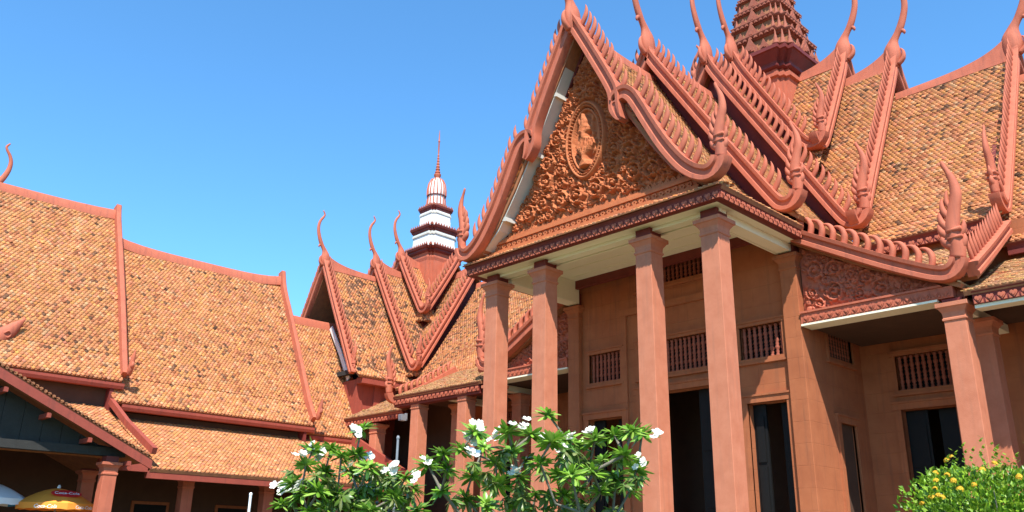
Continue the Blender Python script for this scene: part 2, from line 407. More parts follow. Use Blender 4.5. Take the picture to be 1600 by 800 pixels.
# ------------------------------------------------------------------ ground
g = MB()
gx = [-1500, -60, -45, -30, -15, 0, 15, 1500]; gy = [-1500, -40, -20, 0, 14, 60, 1500]
g.add([(x, y, 0) for y in gy for x in gx], [(j*8+i, j*8+i+1, j*8+9+i, j*8+8+i) for j in range(6) for i in range(7)])
o = g.build('ground', 'ground'); o['kind'] = 'structure'
g = MB()
g.add([(-21.5, 3, .004), (-1, 3, .004), (-1, 12.2, .004), (-21.5, 12.2, .004)], [(0, 1, 2, 3)])
o = g.build('lawn', 'grass'); o['kind'] = 'structure'

# ------------------------------------------------------------------ shared building pieces
XC, YC = -13.845, 26.7
def column(parent, cx, cy, z0, ztop, w=.48, cap=.22, neck=0.0, name='column', mat='column'):
    """square shaft with worn corners > capital, base"""
    m = MB(); h = w/2; c = .010
    def sq(hw, z, ch=c): return [(cx+a, cy+b, z) for a, b in [(-hw+ch, -hw), (hw-ch, -hw), (hw, -hw+ch), (hw, hw-ch), (hw-ch, hw), (-hw+ch, hw), (-hw, hw-ch), (-hw, -hw+ch)]]
    m.loft([sq(h*1.04, z0), sq(h*1.02, z0+(ztop-z0)*.5), sq(h*.985, ztop)])
    o = m.build(name, mat, parent)
    k = MB()
    k.loft([sq(h*1.0, ztop-.16), sq(h*1.1, ztop-.14), sq(h*1.1, ztop-.10), sq(h*1.02, ztop-.085), sq(h*1.04, ztop+.0), sq(h*1.08, ztop+.04), sq(h*1.34, ztop+cap*.55), sq(h*1.48, ztop+cap*.62), sq(h*1.48, ztop+cap), sq(h*1.38, ztop+cap*1.02)])
    k.build('capital', mat, o)
    b = MB(); b.loft([sq(h*1.5, z0-.001), sq(h*1.5, z0+.25), sq(h*1.3, z0+.32), sq(h*1.1, z0+.45), sq(h*1.045, z0+.5)]); b.build('base', mat, o)
    if neck:
        nb = MB(); nb.box(cx-h*.92, cx+h*.92, cy-h*.92, cy+h*.92, ztop+cap*1.02, ztop+cap+neck); nb.build('neck_block', 'maroon', o)
    return o
def make_baluster():
    m = MB(); pr = []
    rr = [.045, .045, .028, .042, .028, .05, .05, .03, .044, .03, .052, .038, .03, .045, .03, .05, .05, .03, .042, .028, .045, .045]
    for i, r in enumerate(rr): pr.append((r, i/(len(rr)-1)))
    m.loft([[(r*1.15*math.cos(2*math.pi*i/8), r*1.15*math.sin(2*math.pi*i/8), z) for i in range(8)] for r, z in pr])
    return m.mesh('baluster', 'balus', True)
BAL = make_baluster()
def wmap(kind, plane):
    """wall plane map (a along, z, d into the wall): N faces -y, E faces +x"""
    if kind == 'N': return lambda a, z, d: (a, plane+d, z)
    return lambda a, z, d: (plane-d, a, z)
def wall(parent, kind, plane, a0, a1, z0, z1, holes, mat='wall', depth=.35):
    fn = wmap(kind, plane); m = MB()
    xs = sorted({a0, a1, *[h[0] for h in holes], *[h[1] for h in holes]}); zs = sorted({z0, z1, *[h[2] for h in holes], *[h[3] for h in holes]})
    for i in range(len(xs)-1):
        for j in range(len(zs)-1):
            mx, mz = (xs[i]+xs[i+1])/2, (zs[j]+zs[j+1])/2
            if any(h[0] < mx < h[1] and h[2] < mz < h[3] for h in holes): continue
            m.add([fn(xs[i], zs[j], 0), fn(xs[i+1], zs[j], 0), fn(xs[i+1], zs[j+1], 0), fn(xs[i], zs[j+1], 0)], [(0, 1, 2, 3)])
            m.add([fn(xs[i], zs[j], depth), fn(xs[i+1], zs[j], depth), fn(xs[i+1], zs[j+1], depth), fn(xs[i], zs[j+1], depth)], [(3, 2, 1, 0)])
    for h in holes + [(a0, a1, z0, z1)]:
        c = [(h[0], h[2]), (h[1], h[2]), (h[1], h[3]), (h[0], h[3])]
        for i in range(4):
            p, q = c[i], c[(i+1) % 4]
            m.add([fn(*p, 0), fn(*q, 0), fn(*q, depth), fn(*p, depth)], [(0, 1, 2, 3)])
    return m.build('wall', mat, parent)
def bx(m, fn, a0, a1, z0, z1, d0, d1):
    m.prism([(a0, z0), (a1, z0), (a1, z1), (a0, z1)], fn, d0, d1)
def frame_part(parent, fn, a0, a1, z0, z1, t, d0, d1, mat, name, sill=True):
    m = MB()
    bx(m, fn, a0-t, a0, z0-(t if sill else 0), z1, d0, d1); bx(m, fn, a1, a1+t, z0-(t if sill else 0), z1, d0, d1)
    bx(m, fn, a0-t-.03, a1+t+.03, z1, z1+t, d0-.015, d1)
    bx(m, fn, a0-t-.05, a1+t+.05, z1+t, z1+t+.05, d0-.045, d1)
    if sill: bx(m, fn, a0-t-.04, a1+t+.04, z0-t-.06, z0-t, d0-.035, d1); bx(m, fn, a0, a1, z0-t, z0, d0, d1)
    return m.build(name, mat, parent)
def baluster_window(parent, kind, plane, a0, a1, z0, z1, n=8):
    fn = wmap(kind, plane)
    f = frame_part(parent, fn, a0, a1, z0, z1, .09, -.05, .06, 'wall', 'window')
    m = MB(); bx(m, fn, a0-.05, a1+.05, z0-.05, z1+.05, .36, .40); m.build('recess_shade_sheet', 'black', f)  # flat black sheet stands in for the shade inside the window
    for i in range(n):
        a = a0+(a1-a0)*(i+.5)/n; p = fn(a, z0, .10)
        ob = link('baluster', BAL, f, p); ob.scale = (1.05, 1.05, z1-z0)
    return f
def doorway(parent, kind, plane, a0, a1, z0, z1, leaf=.45, framemat='wall'):
    fn = wmap(kind, plane)
    f = frame_part(parent, fn, a0, a1, z0, z1, .16, -.06, .05, framemat, 'doorway', sill=False)
    for s, (p, q) in enumerate(((a0, a0+(a1-a0)*leaf), (a1-(a1-a0)*leaf, a1))):
        m = MB(); bx(m, fn, p+.01, q-.01, z0, z1-.02, .22+.1*s, .28+.1*s)
        lf = m.build('door_leaf', 'black', f)
        for k in range(3):
            m = MB(); zz = z0+.3+(z1-z0-.5)*k/3; bx(m, fn, p+.08, q-.08, zz, zz+(z1-z0-.5)/3-.12, .19+.1*s, .218+.1*s); m.build('door_panel', 'black', lf)
    return f
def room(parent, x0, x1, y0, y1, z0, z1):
    """rooms behind the openings, their dimness put into the dark colour"""
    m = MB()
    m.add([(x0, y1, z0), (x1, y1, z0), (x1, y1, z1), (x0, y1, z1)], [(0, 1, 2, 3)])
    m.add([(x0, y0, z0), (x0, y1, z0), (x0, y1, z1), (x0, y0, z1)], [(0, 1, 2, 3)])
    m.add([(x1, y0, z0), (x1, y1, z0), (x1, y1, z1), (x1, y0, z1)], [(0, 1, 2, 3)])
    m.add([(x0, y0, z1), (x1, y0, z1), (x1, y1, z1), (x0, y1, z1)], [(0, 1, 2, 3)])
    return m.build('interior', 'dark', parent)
def cornice(parent, pts, z0, z1, out, mat='maroon'):
    """moulded eave band following a polyline of (x,y); out = outward offset function per point"""
    sec = [(0, z0), (.10, z0), (.10, z0+(z1-z0)*.55), (.11, z0+(z1-z0)*.64), (.11, z0+(z1-z0)*.70), (.13, z0+(z1-z0)*.84), (.17, z1), (-.12, z1), (-.12, z0+.02)]
    m = MB(); rings = []
    for (x, y), (ox, oy) in zip(pts, out): rings.append([(x+ox*a, y+oy*a, z) for a, z in sec])
    m.loft(rings); return m.build('eave_cornice', mat, parent)

# ------------------------------------------------------------------ carved scrollwork (height field from stamped tubes and leaves)
class Relief:
    def __init__(s, u0, u1, v0, v1, res=.02):
        s.u = np.arange(u0, u1+res, res); s.v = np.arange(v0, v1+res, res); s.res = res
        s.H = np.zeros((len(s.v), len(s.u)))
    def dot(s, u, v, r, h):
        i0 = max(0, int((u-r-s.u[0])/s.res)); i1 = min(len(s.u), int((u+r-s.u[0])/s.res)+2)
        j0 = max(0, int((v-r-s.v[0])/s.res)); j1 = min(len(s.v), int((v+r-s.v[0])/s.res)+2)
        if i0 >= i1 or j0 >= j1: return
        d2 = ((s.u[None, i0:i1]-u)**2 + (s.v[j0:j1, None]-v)**2)/(r*r)
        s.H[j0:j1, i0:i1] = np.maximum(s.H[j0:j1, i0:i1], np.where(d2 < 1, h*np.sqrt(np.clip(1-d2, 0, 1))**.8, 0))
    def curve(s, pts, r, h):
        for (a, b), (c, d) in zip(pts, pts[1:]):
            n = max(1, int(math.dist((a, b), (c, d))/(s.res*.9)))
            for k in range(n): s.dot(a+(c-a)*k/n, b+(d-b)*k/n, r, h)
    def leaf(s, u, v, a, L, w, h, bend=.6):
        n = 7
        for k in range(n):
            t = k/(n-1); aa = a + bend*t; u += math.cos(aa)*L/n; v += math.sin(aa)*L/n
            s.dot(u, v, w*max(.25, math.sin(math.pi*min(.95, t*.8+.2))), h*(.75+.25*t))
    def acanthus(s, u, v, a, L, h, bend):
        for da, f in ((-.75, .62), (-.35, .85), (0, 1), (.4, .85), (.8, .6)): s.leaf(u, v, a+da, L*f, L*.13, h*(.8+.2*f), bend)
    def scroll(s, u, v, Rr, a0, turns, sgn, h):
        pts = []
        for k in range(40):
            t = k/39; rr = Rr*(1-.78*t); a = a0 + sgn*t*turns*2*math.pi; pts.append((u+rr*math.cos(a), v+rr*math.sin(a)))
        s.curve(pts, max(.025, Rr*.11), h*.8)
        s.dot(u, v, Rr*.20, h)
        for k in range(0, 34, 4):
            p, q = pts[k], pts[k+1]; a = math.atan2(q[1]-p[1], q[0]-p[0])
            s.leaf(*p, a - sgn*.9, Rr*.5, Rr*.12, h*.9, sgn*.9)
            if k % 8 == 0: s.leaf(*p, a + sgn*.8, Rr*.38, Rr*.10, h*.8, -sgn*.8)
            s.dot(p[0]-sgn*.0, p[1], Rr*.15, h)
    def mesh(s, fr, w0, inside, mat, name):
        noise = rng.normal(0, .004, s.H.shape); H = s.H + noise
        U, V = np.meshgrid(s.u, s.v)
        ok = inside(U, V); m = MB()
        idx = -np.ones(U.shape, int); c = 0; vs = []
        for j, i in zip(*np.nonzero(ok)):
            idx[j, i] = c; c += 1; vs.append(fr.P(U[j, i], V[j, i], w0 + H[j, i]))
        fs = []
        a, b, cc, d = idx[:-1, :-1], idx[:-1, 1:], idx[1:, 1:], idx[1:, :-1]
        g = (a >= 0) & (b >= 0) & (cc >= 0) & (d >= 0)
        fs = list(zip(a[g].tolist(), b[g].tolist(), cc[g].tolist(), d[g].tolist()))
        m.add(vs, fs); return m

# ================================================================== MAIN HALL
hall = thing('museum_hall', 'large red museum hall with columned portico, carved pediment and tiered naga roofs', 'building', (XC, 24, 0))
# platform under the hall
m = MB(); m.box(XC-4.9, XC+4.9, 15.2, 19.3, 0, .98); m.box(XC-13, XC+14.6, 19.0, 34, 0, 1.0)
for k in range(6): m.box(XC-3.2, XC+3.2, 15.2-.32*(k+1), 15.2-.32*k, 0, .98-.16*(k+1))
m.build('platform', 'paving', hall)
# --- portico columns
for dx in (3.685, 1.785, -1.765, -3.69):
    column(hall, XC+dx, 16.17, 1.0, 8.70, .48, .24, .24)
# --- entablature beams (cream) and ceiling
m = MB()
m.box(XC-3.93, XC+3.93, 16.05, 16.33, 9.10, 9.187); m.box(XC-3.45, XC+3.45, 16.405, 16.47, 9.1, 9.69)
for sx in (-1, 1):
    a, b = sorted((XC+sx*3.5, XC+sx*3.85)); m.box(a, b, 16.40, 19.43, 9.0, 9.187); m.box(XC+sx*3.45-.03, XC+sx*3.45+.03, 16.475, 19.43, 9.0, 9.69)
m.build('portico_beam', 'cream', hall)
m = MB(); m.box(XC-4.19, XC+4.19, 15.61, 16.40, 9.19, 9.26)
for sx in (-1, 1):
    a, b = sorted((XC+sx*3.45, XC+sx*4.19)); m.box(a, b, 16.402, 19.3, 9.19, 9.26)
m.build('eave_soffit', 'cream', hall)
m = MB(); m.box(XC-3.95, XC+3.95, 16.0, 19.6, 9.70, 9.78); m.build('ceiling', 'cream', hall)
m = MB()
for k in range(1, 5): m.box(XC-3.5, XC+3.5, 16.37+.62*k, 16.40+.62*k, 9.685, 9.70)
m.build('ceiling_batten', 'cream', hall)
c0, c1 = XC-4.20, XC+4.20
co = cornice(hall, [(c0, 19.2), (c0, 15.60), (c1, 15.60), (c1, 19.2)], 9.17, 9.44, [(-1, 0), (-1, -1), (1, -1), (1, 0)])
hearts(co, (c0-.1, 15.496, 9.26), (c1+.1, 15.496, 9.26), '-y', .205, .92)
hearts(co, (c1+.104, 15.5, 9.26), (c1+.104, 19.15, 9.26), '+x', .205, .92)
# --- back wall of the portico
holes = [(-17.0, -15.78, 6.45, 7.32), (-15.1, -12.6, 6.42, 7.36), (-15.1, -12.6, 9.05, 9.60), (-15.1, -12.6, 1.0, 5.90), (-11.75, -10.52, 6.42, 7.28), (-11.66, -10.54, 1.0, 5.28), (-17.05, -15.75, 1.0, 5.36)]
wall(hall, 'N', 19.60, -17.7, -9.95, 1.0, 9.70, holes)
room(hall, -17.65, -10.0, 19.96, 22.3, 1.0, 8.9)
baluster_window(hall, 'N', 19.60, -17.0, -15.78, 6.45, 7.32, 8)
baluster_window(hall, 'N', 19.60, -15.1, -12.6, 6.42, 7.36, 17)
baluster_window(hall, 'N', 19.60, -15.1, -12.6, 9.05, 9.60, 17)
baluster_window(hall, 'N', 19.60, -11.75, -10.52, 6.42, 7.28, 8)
doorway(hall, 'N', 19.60, -15.1, -12.6, 1.0, 5.90, .30)
doorway(hall, 'N', 19.60, -11.66, -10.54, 1.0, 5.28, .34)
doorway(hall, 'N', 19.60, -17.05, -15.75, 1.0, 5.36, .34)
m = MB()                                              # flat strips framing the central bay
for x in (-15.62, -12.30): m.box(x-.1, x+.1, 19.53, 19.60, 1.0, 8.3)
m.box(-15.72, -12.2, 19.52, 19.60, 8.3, 8.5); m.build('wall_moulding', 'wall', hall)
for sx in (1, -1):
    column(hall, XC+sx*3.69, 19.665, 1.0, 8.70, .45, .24, .42, 'anta', 'wall')
# --- recessed side bays
for sx in (1, -1):
    xs = XC+sx*3.915
    fnE = wmap('E', xs)
    if sx == 1:
        wall(hall, 'E', xs, 19.89, 22.6, 1.0, 9.4, [(20.75, 22.1, 6.45, 7.2), (20.95, 21.80, 1.0, 4.80)])
        baluster_window(hall, 'E', xs, 20.75, 22.1, 6.45, 7.2, 9)
        doorway(hall, 'E', xs, 20.95, 21.80, 1.0, 4.80, .3)
    else:
        m = MB(); m.box(xs, xs+.3, 19.89, 22.6, 1.0, 9.4); m.build('wall', 'wall', hall)
    bays = [(-9.0, -7.65)] if sx == 1 else [(2*XC+7.65, 2*XC+9.0), (-24.2, -22.9)]
    a0, a1 = (xs, XC+14.4) if sx == 1 else (-30.8, xs)
    hs = []
    for b in bays: hs += [(b[0], b[1], 5.72, 6.62), (b[0], b[1], 1.0, 5.22)]
    wall(hall, 'N', 22.6, a0, a1, 1.0, 9.6 if sx == 1 else 8.55, hs)
    for b in bays:
        baluster_window(hall, 'N', 22.6, b[0], b[1], 5.72, 6.62, 9); doorway(hall, 'N', 22.6, b[0], b[1], 1.0, 5.22, .42)
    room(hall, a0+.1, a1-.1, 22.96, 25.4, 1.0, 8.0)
    # aisle columns along the front
    xs_l = (7.49, 10.4, 13.4) if sx == 1 else (7.49, 8.95, 11.62)
    for d in xs_l: column(hall, XC+sx*d, 19.67, 1.0, 6.69, .46, .24, .10)
    for d in (xs_l if sx == 1 else (7.49, 10.75)): column(hall, XC+sx*d+(.12 if sx == 1 else 0), 20.9, 1.0, 6.55, .44, .22)
    # low ceiling over the aisle
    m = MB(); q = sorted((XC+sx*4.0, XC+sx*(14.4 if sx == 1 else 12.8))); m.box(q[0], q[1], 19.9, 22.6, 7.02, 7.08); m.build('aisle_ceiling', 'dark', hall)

# --- nave roof: profiles from the ridge down the slope
PA = [(0, 18.25), (1.4, 15.7), (3.0, 13.1)]
PB = [(0, 17.40), (1.4, 14.95), (2.8, 12.55), (4.1, 10.45), (4.55, 10.0)]
PC = [(0, 16.20), (1.3, 14.0), (2.6, 11.9), (3.7, 10.3), (4.40, 9.72)]
PD = [(0, 15.45), (1.45, 12.95), (2.4, 11.4), (3.1, 10.42), (3.7, 9.84), (4.38, 9.46)]
POL = [(0, 14.0), (1.3, 11.9), (2.6, 9.95), (3.5, 8.8), (4.7, 8.2)]
PO = [(0, 15.40), (1.3, 13.2), (2.6, 11.1), (3.7, 9.5), (4.40, 8.95)]
slope(hall, 'N', XC, PD, 15.50, 19.2, 1, dark=.05, base=(.58, .25, .095))
slope(hall, 'N', XC, PD, 15.50, 19.2, -1, dark=.05)
slope(hall, 'N', XC, PC, 19.0, 22.6, 1, dark=.06, base=(.58, .25, .095))
slope(hall, 'N', XC, PC, 19.0, 22.6, -1, tile=False)
slope(hall, 'N', XC, PB, 22.3, 24.4, 1, dark=.10)
slope(hall, 'N', XC, PB, 22.3, 24.4, -1, tile=False)
slope(hall, 'N', XC, PA, 24.0, 26.7, 1, dark=.10)
slope(hall, 'N', XC, PA, 24.0, 29.4, -1, tile=False)
for sx in (1, -1):
    def rng_s(a, b): return tuple(sorted((XC+sx*a, XC+sx*b)))
    slope(hall, 'E', YC, PA, *rng_s(0, 2.75), dark=.10, tile=sx == 1)
    slope(hall, 'E', YC, PB, *rng_s(2.4, 4.42), dark=.12, tile=sx == 1)
    slope(hall, 'E', YC, PC, *rng_s(4.1, 7.95), dark=.11)
    slope(hall, 'E', YC, PO if sx == 1 else POL, *rng_s(7.7, 14.6 if sx == 1 else 16.45), dark=.12)
    for P_, a, b in ((PA, 0, 2.75), (PB, 2.4, 4.42), (PC, 4.1, 7.95), (PO if sx == 1 else POL, 7.7, 14.6 if sx == 1 else 16.45)):
        slope(hall, 'E', YC, P_, *rng_s(a, b), sg=-1, tile=False)
    # lean-to aisles
    slope(hall, 'N', XC, [(3.9, 9.28), (5.8, 8.20), (7.75, 7.32)], 19.42, 22.9, sx, dark=.06, base=(.52, .27, .12))
    slope(hall, 'E', YC, [(4.1, 9.28), (5.8, 8.20), (7.0, 7.52)], *rng_s(4.0, 8.0), dark=.06, base=(.52, .27, .12))
    slope(hall, 'E', YC, [(4.2, 8.55), (5.8, 7.78), (7.42, 7.08)], *rng_s(7.8, 14.6 if sx == 1 else 12.85), dark=.06, base=(.52, .27, .12))
    # eave bands
    xa, xb = rng_s(4.35, 7.9); co = cornice(hall, [(xa, 22.42), (xb, 22.42)], 9.40, 9.66, [(0, -1), (0, -1)])
    if sx == 1: hearts(co, (xa, 22.316, 9.49), (xb, 22.316, 9.49), '-y', .21, .9)
    xa, xb = rng_s(8.0, 14.6)
    if sx == 1: cornice(hall, [(xa, 22.42), (xb, 22.42)], 8.64, 8.90, [(0, -1), (0, -1)])
    xa, xb = rng_s(7.95, 14.6 if sx == 1 else 12.85); co = cornice(hall, [(xa, 19.45), (xb, 19.45)], 6.78, 7.05, [(0, -1), (0, -1)])
    hearts(co, (xa, 19.346, 6.875), (xb, 19.346, 6.875), '-y', .225, .85)
    m = MB(); m.box(xa, xb, 19.40, 19.75, 6.70, 6.776); m.build('aisle_beam', 'cream' if sx == 1 else 'maroon', hall)
    # cream beams from the aisle columns back to the wall
    for d in (7.49, 10.4): m = MB(); m.box(XC+sx*d-.15, XC+sx*d+.15, 19.9, 22.6, 6.80, 7.0); m.build('tie_beam', 'cream', hall)
    # half gable of the nave aisle
    fr = Frame('N', XC, 19.44)
    p = [(3.98, 9.38), (5.0, 8.80), (6.2, 8.13), (7.1, 7.68), (7.42, 7.56)]
    barge(hall, Frame('N', XC, 19.30), p, sx, .95, .315, 2.15, True, HOOK, start=.12, end=.25)
    m = MB(); m.prism([(sx*a, b) for a, b in [(3.94, 7.05), (7.7, 7.05), (7.7, 7.3), (3.94, 9.25)]], fr.P, -.24, -.40); gw = m.build('half_gable_panel', 'red', hall)
    m = MB(); m.prism([(sx*3.94, 7.05), (sx*7.55, 7.05), (sx*7.55, 7.31), (sx*3.94, 7.31)], fr.P, .02, -.239)
    m.prism([(sx*3.94, 7.311), (sx*7.35, 7.311), (sx*7.3, 7.36), (sx*3.94, 7.36)], fr.P, .06, -.239); bd = m.build('half_gable_band', 'red', hall)
    xa, xb = rng_s(4.0, 7.5); hearts(bd, (xa, 19.418, 7.17), (xb, 19.418, 7.17), '-y', .2, .92)
    m = MB(); m.prism([(sx*3.94, 7.0), (sx*7.2, 7.0), (sx*7.2, 7.048), (sx*3.94, 7.048)], fr.P, .03, -.5); m.build('half_gable_soffit', 'cream', hall)
    rl = Relief(3.98, 7.4, 7.36, 9.2, .022)
    rq = random.Random(5); pk = []
    for rmin, rmax, tries in ((.22, .28, 300), (.15, .2, 500), (.09, .13, 900), (.06, .08, 900)):
        for _ in range(tries):
            r = rq.uniform(rmin, rmax); u = rq.uniform(4.0+r, 7.2); vm = 9.15-(u-3.94)*.53-r*1.25
            if vm < 7.4+r: continue
            v = rq.uniform(7.38+r*.9, vm)
            if any(math.hypot(u-a, v-b) < (r+c)*.98 for a, b, c in pk): continue
            pk.append((u, v, r)); rl.scroll(u, v, r, rq.uniform(0, 6.28), 1.4, rq.choice((-1, 1)), .09+.22*r)
    for k in range(200):
        u = random.uniform(4.0, 7.2); v = random.uniform(7.4, 9.2 - (u-3.94)*.53); rl.leaf(u, v, random.uniform(0, 6.28), .14, .03, .06, random.choice((-1, 1)))
    frm = Frame('N', XC, 19.44)
    mm = rl.mesh(frm, -.238, lambda U, V: (V < 9.2-(U-3.94)*.53) & (V > 7.36), 'red', 'relief')
    if sx == -1: mm.v = [(2*XC-x, y, z) for x, y, z in mm.v]
    rb = mm.build('carved_relief', 'red', gw, True, kind='stuff', angle=80)
    # end barges of the wing aisles
    fe = Frame('E' if sx == 1 else 'W', YC, XC+sx*8.02)
    barge(hall, fe, [(4.25, 9.40), (5.8, 8.45), (7.3, 7.58)], 1, .9, .25, 0, False, None, start=.3, end=.1)
    if sx == -1:
        fe = Frame('W', YC, XC-12.9)
        barge(hall, fe, [(4.3, 8.62), (5.8, 7.72), (7.2, 7.02)], 1, .75, .3, 1.75, True, HOOK, start=.3, end=.3)
# --- gables of the nave (facing the court)
fr1 = Frame('N', XC, 15.40)
for sg in (1, -1):
    barge(hall, fr1, [(0.0, 15.80), (.2, 15.44), (.82, 14.28), (1.36, 13.22), (1.50, 12.82), (1.52, 12.45), (1.62, 12.16), (1.72, 12.02)], sg, 1.0, .31, 0, False, start=.42, end=1.1, tail=9)
    barge(hall, fr1, [(1.46, 12.60), (1.62, 12.72), (1.84, 12.74), (2.06, 12.56), (2.30, 12.14), (2.58, 11.60), (2.97, 10.90), (3.4, 10.28), (3.73, 9.95), (3.98, 9.80)], sg, 1.0, .31, 1.75, True, start=.30, end=.25, grow=3)
    m = MB(); sw = [(-.06, -.15), (-.06, -.62), (-.11, -.62), (-.11, -.15)]
    sweep(m, fr1, [(0.1, 15.35), (1.45, 12.85), (2.5, 11.2), (3.1, 10.36), (3.75, 9.82)], sw, sg); m.build('verge_soffit', 'grey' if sg == -1 else 'red', hall)
    for u, v in ((.75, 13.75), (1.6, 12.2), (2.7, 10.5)) if sg == -1 else ():
        m = MB(); m.prism([(sg*u, v), (sg*(u+.22), v+.05), (sg*(u+.22), v+.16), (sg*u, v+.12)], fr1.P, -.14, -.6); m.build('purlin_end', 'grey', hall)
horn(hall, fr1, 15.75, 3.1)
ridge(hall, 'N', XC, 15.48, 15.4, 19.0)
for plane, zr, zf, foot, h, ng in ((18.90, 16.25, PC, [(.0, 16.42), (.175, 15.98), (1.4, 14.03), (2.6, 12.15), (3.75, 10.38), (3.98, 10.1)], 3.1, 1.8),
                                   (22.20, 17.40, PB, [(.0, 17.62), (.325, 16.89), (1.6, 14.75), (2.9, 12.6), (3.95, 10.85), (4.2, 10.52)], 3.1, 1.9),
                                   (23.90, 18.30, PA, [(.0, 18.50), (.36, 17.69), (1.2, 16.2), (2.1, 14.66), (2.42, 14.2)], 3.1, 1.65)):
    fr = Frame('N', XC, plane)
    for sg in (1, -1): barge(hall, fr, foot, sg, .95, .315, ng, True, start=.4, end=.3)
    horn(hall, fr, zr+.3, h); ridge(hall, 'N', XC, zr, plane, plane+3.4)
    gable_wall(hall, fr, [(0, zr), (zf[-1][0]-.3, zf[-1][1])], zf[-1][1]-.28, 'maroon')
for sx in (1, -1):
    for d, zr, foot, h, ng in ((8.0, 16.25, [(.0, 16.42), (.175, 15.98), (1.4, 14.03), (2.6, 12.15), (3.75, 10.38), (4.0, 10.05)], 3.1, 1.75),
                           (4.45, 17.40, [(.0, 17.62), (.325, 16.89), (1.6, 14.75), (2.9, 12.6), (3.95, 10.85), (4.2, 10.52)], 3.1, 0),
                           (2.80, 18.30, [(.0, 18.50), (.36, 17.69), (1.2, 16.2), (2.1, 14.66), (2.42, 14.2)], 3.1, 0)):
        fr = Frame('E' if sx == 1 else 'W', YC, XC+sx*d)
        for sg in ((1, -1) if sx == 1 else (1,)): barge(hall, fr, foot, sg, .9, .29, ng if sg == 1 else 0, True, start=.4, end=.3)
        horn(hall, fr, zr+.3, h); ridge(hall, 'E', YC, zr, XC+sx*d, XC+sx*(d-3.6), .7)
        gable_wall(hall, fr, [(0, zr), (4.1, 9.9)] if d > 3 else [(0, zr), (2.7, 13.6)], 9.0 if d > 3 else 13.0, 'maroon')
    ridge(hall, 'E', YC, 15.42 if sx == 1 else 14.02, XC+sx*(17.2 if sx == 1 else 16.5), XC+sx*7.9, 0)
# --- pediment with scrollwork
fp = Frame('N', XC, 16.02)
m = MB(); m.prism([(-3.62, 9.6), (3.62, 9.6), (3.5, 9.95), (1.6, 12.7), (0, 15.25), (-1.6, 12.7), (-3.5, 9.95)], fp.P, 0, -.2); ped = m.build('pediment', 'carve', hall)
m = MB()
for (a, b, w, hw) in ((9.63, 9.74, .30, 3.62), (9.742, 9.80, .24, 3.6), (9.802, 9.98, .16, 3.5), (9.982, 10.06, .22, 3.42), (10.062, 10.12, .17, 3.38), (10.122, 10.17, .13, 3.34)):
    m.prism([(-hw, a), (hw, a), (hw-.02, b), (-hw+.02, b)], fp.P, w, .0)
mo = m.build('pediment_moulding', 'carve', ped)
ROS = MB()
for k in range(6):
    a = k*math.pi/3; ROS.prism([(.05*math.cos(a)+.03*math.cos(q), .05*math.sin(a)+.03*math.sin(q)) for q in np.linspace(0, 5.5, 7)], lambda x, y, w: (x, -w, y), 0, .035)
ROSM = ROS.mesh('rosette', 'carve')
for k in range(33): link('rosette', ROSM, mo, (XC-3.4+6.8*(k+.5)/33, 16.02-.16, 9.89))
LOT = MB(); LOT.prism([(-.09, 0), (.09, 0), (.075, .06), (0, .15), (-.075, .06)], lambda x, y, w: (x, -w, y), 0, .06); LOT.prism([(-.04, .02), (.04, .02), (0, .1)], lambda x, y, w: (x, -w, y), .06, .085)
LOTM = LOT.mesh('lotus_petal', 'carve')
for k in range(34): link('lotus_petal', LOTM, mo, (XC-3.25+6.5*(k+.5)/34, 16.02-.02, 10.165))
# thin tile skirt over the front cornice
slope(hall, 'E', 16.2, [(.16, 9.62), (.84, 9.47)], XC-4.36, XC+4.36, dark=.1, thick=.03)
rl = Relief(-3.4, 3.4, 10.15, 15.2, .02)
def half(u, v, r, a, s, tr=1.4, h=.16):
    rl.scroll(u, v, r, a, tr, s, h); rl.scroll(-u, v, r, math.pi-a, tr, -s, h)
packed = []
rp_ = random.Random(21)
for rmin, rmax, tries in ((.26, .33, 500), (.18, .25, 900), (.12, .17, 1500), (.08, .11, 1800)):
    for _ in range(tries):
        r = rp_.uniform(rmin, rmax); v = rp_.uniform(10.25+r*.9, 14.85); um = (15.0-v)/1.555 - r*1.5
        if um < .1: continue
        u = rp_.uniform(.05+r*.7, max(.06+r*.7, um))
        if u > um or (u/(.80+r))**2 + ((v-12.25)/(1.25+r))**2 < 1: continue
        if any(math.hypot(u-a, v-b) < (r+c)*.98 for a, b, c in packed): continue
        packed.append((u, v, r)); half(u, v, r, rp_.uniform(0, 6.28), rp_.choice((-1, 1)), 1.45, .16+.30*r)
for k in range(260):
    v = 10.2 + 4.7*random.random()**1.3; um = (15.0-v)/1.56 - .1
    u = random.uniform(.05, max(.1, um)); a = random.uniform(0, 6.28); b = random.choice((-1.2, 1.2)); L = random.uniform(.14, .26)
    if (u/.75)**2 + ((v-12.25)/1.2)**2 < 1: continue
    rl.leaf(u, v, a, L, L*.2, .10, b); rl.leaf(-u, v, math.pi-a, L, L*.2, .10, -b)
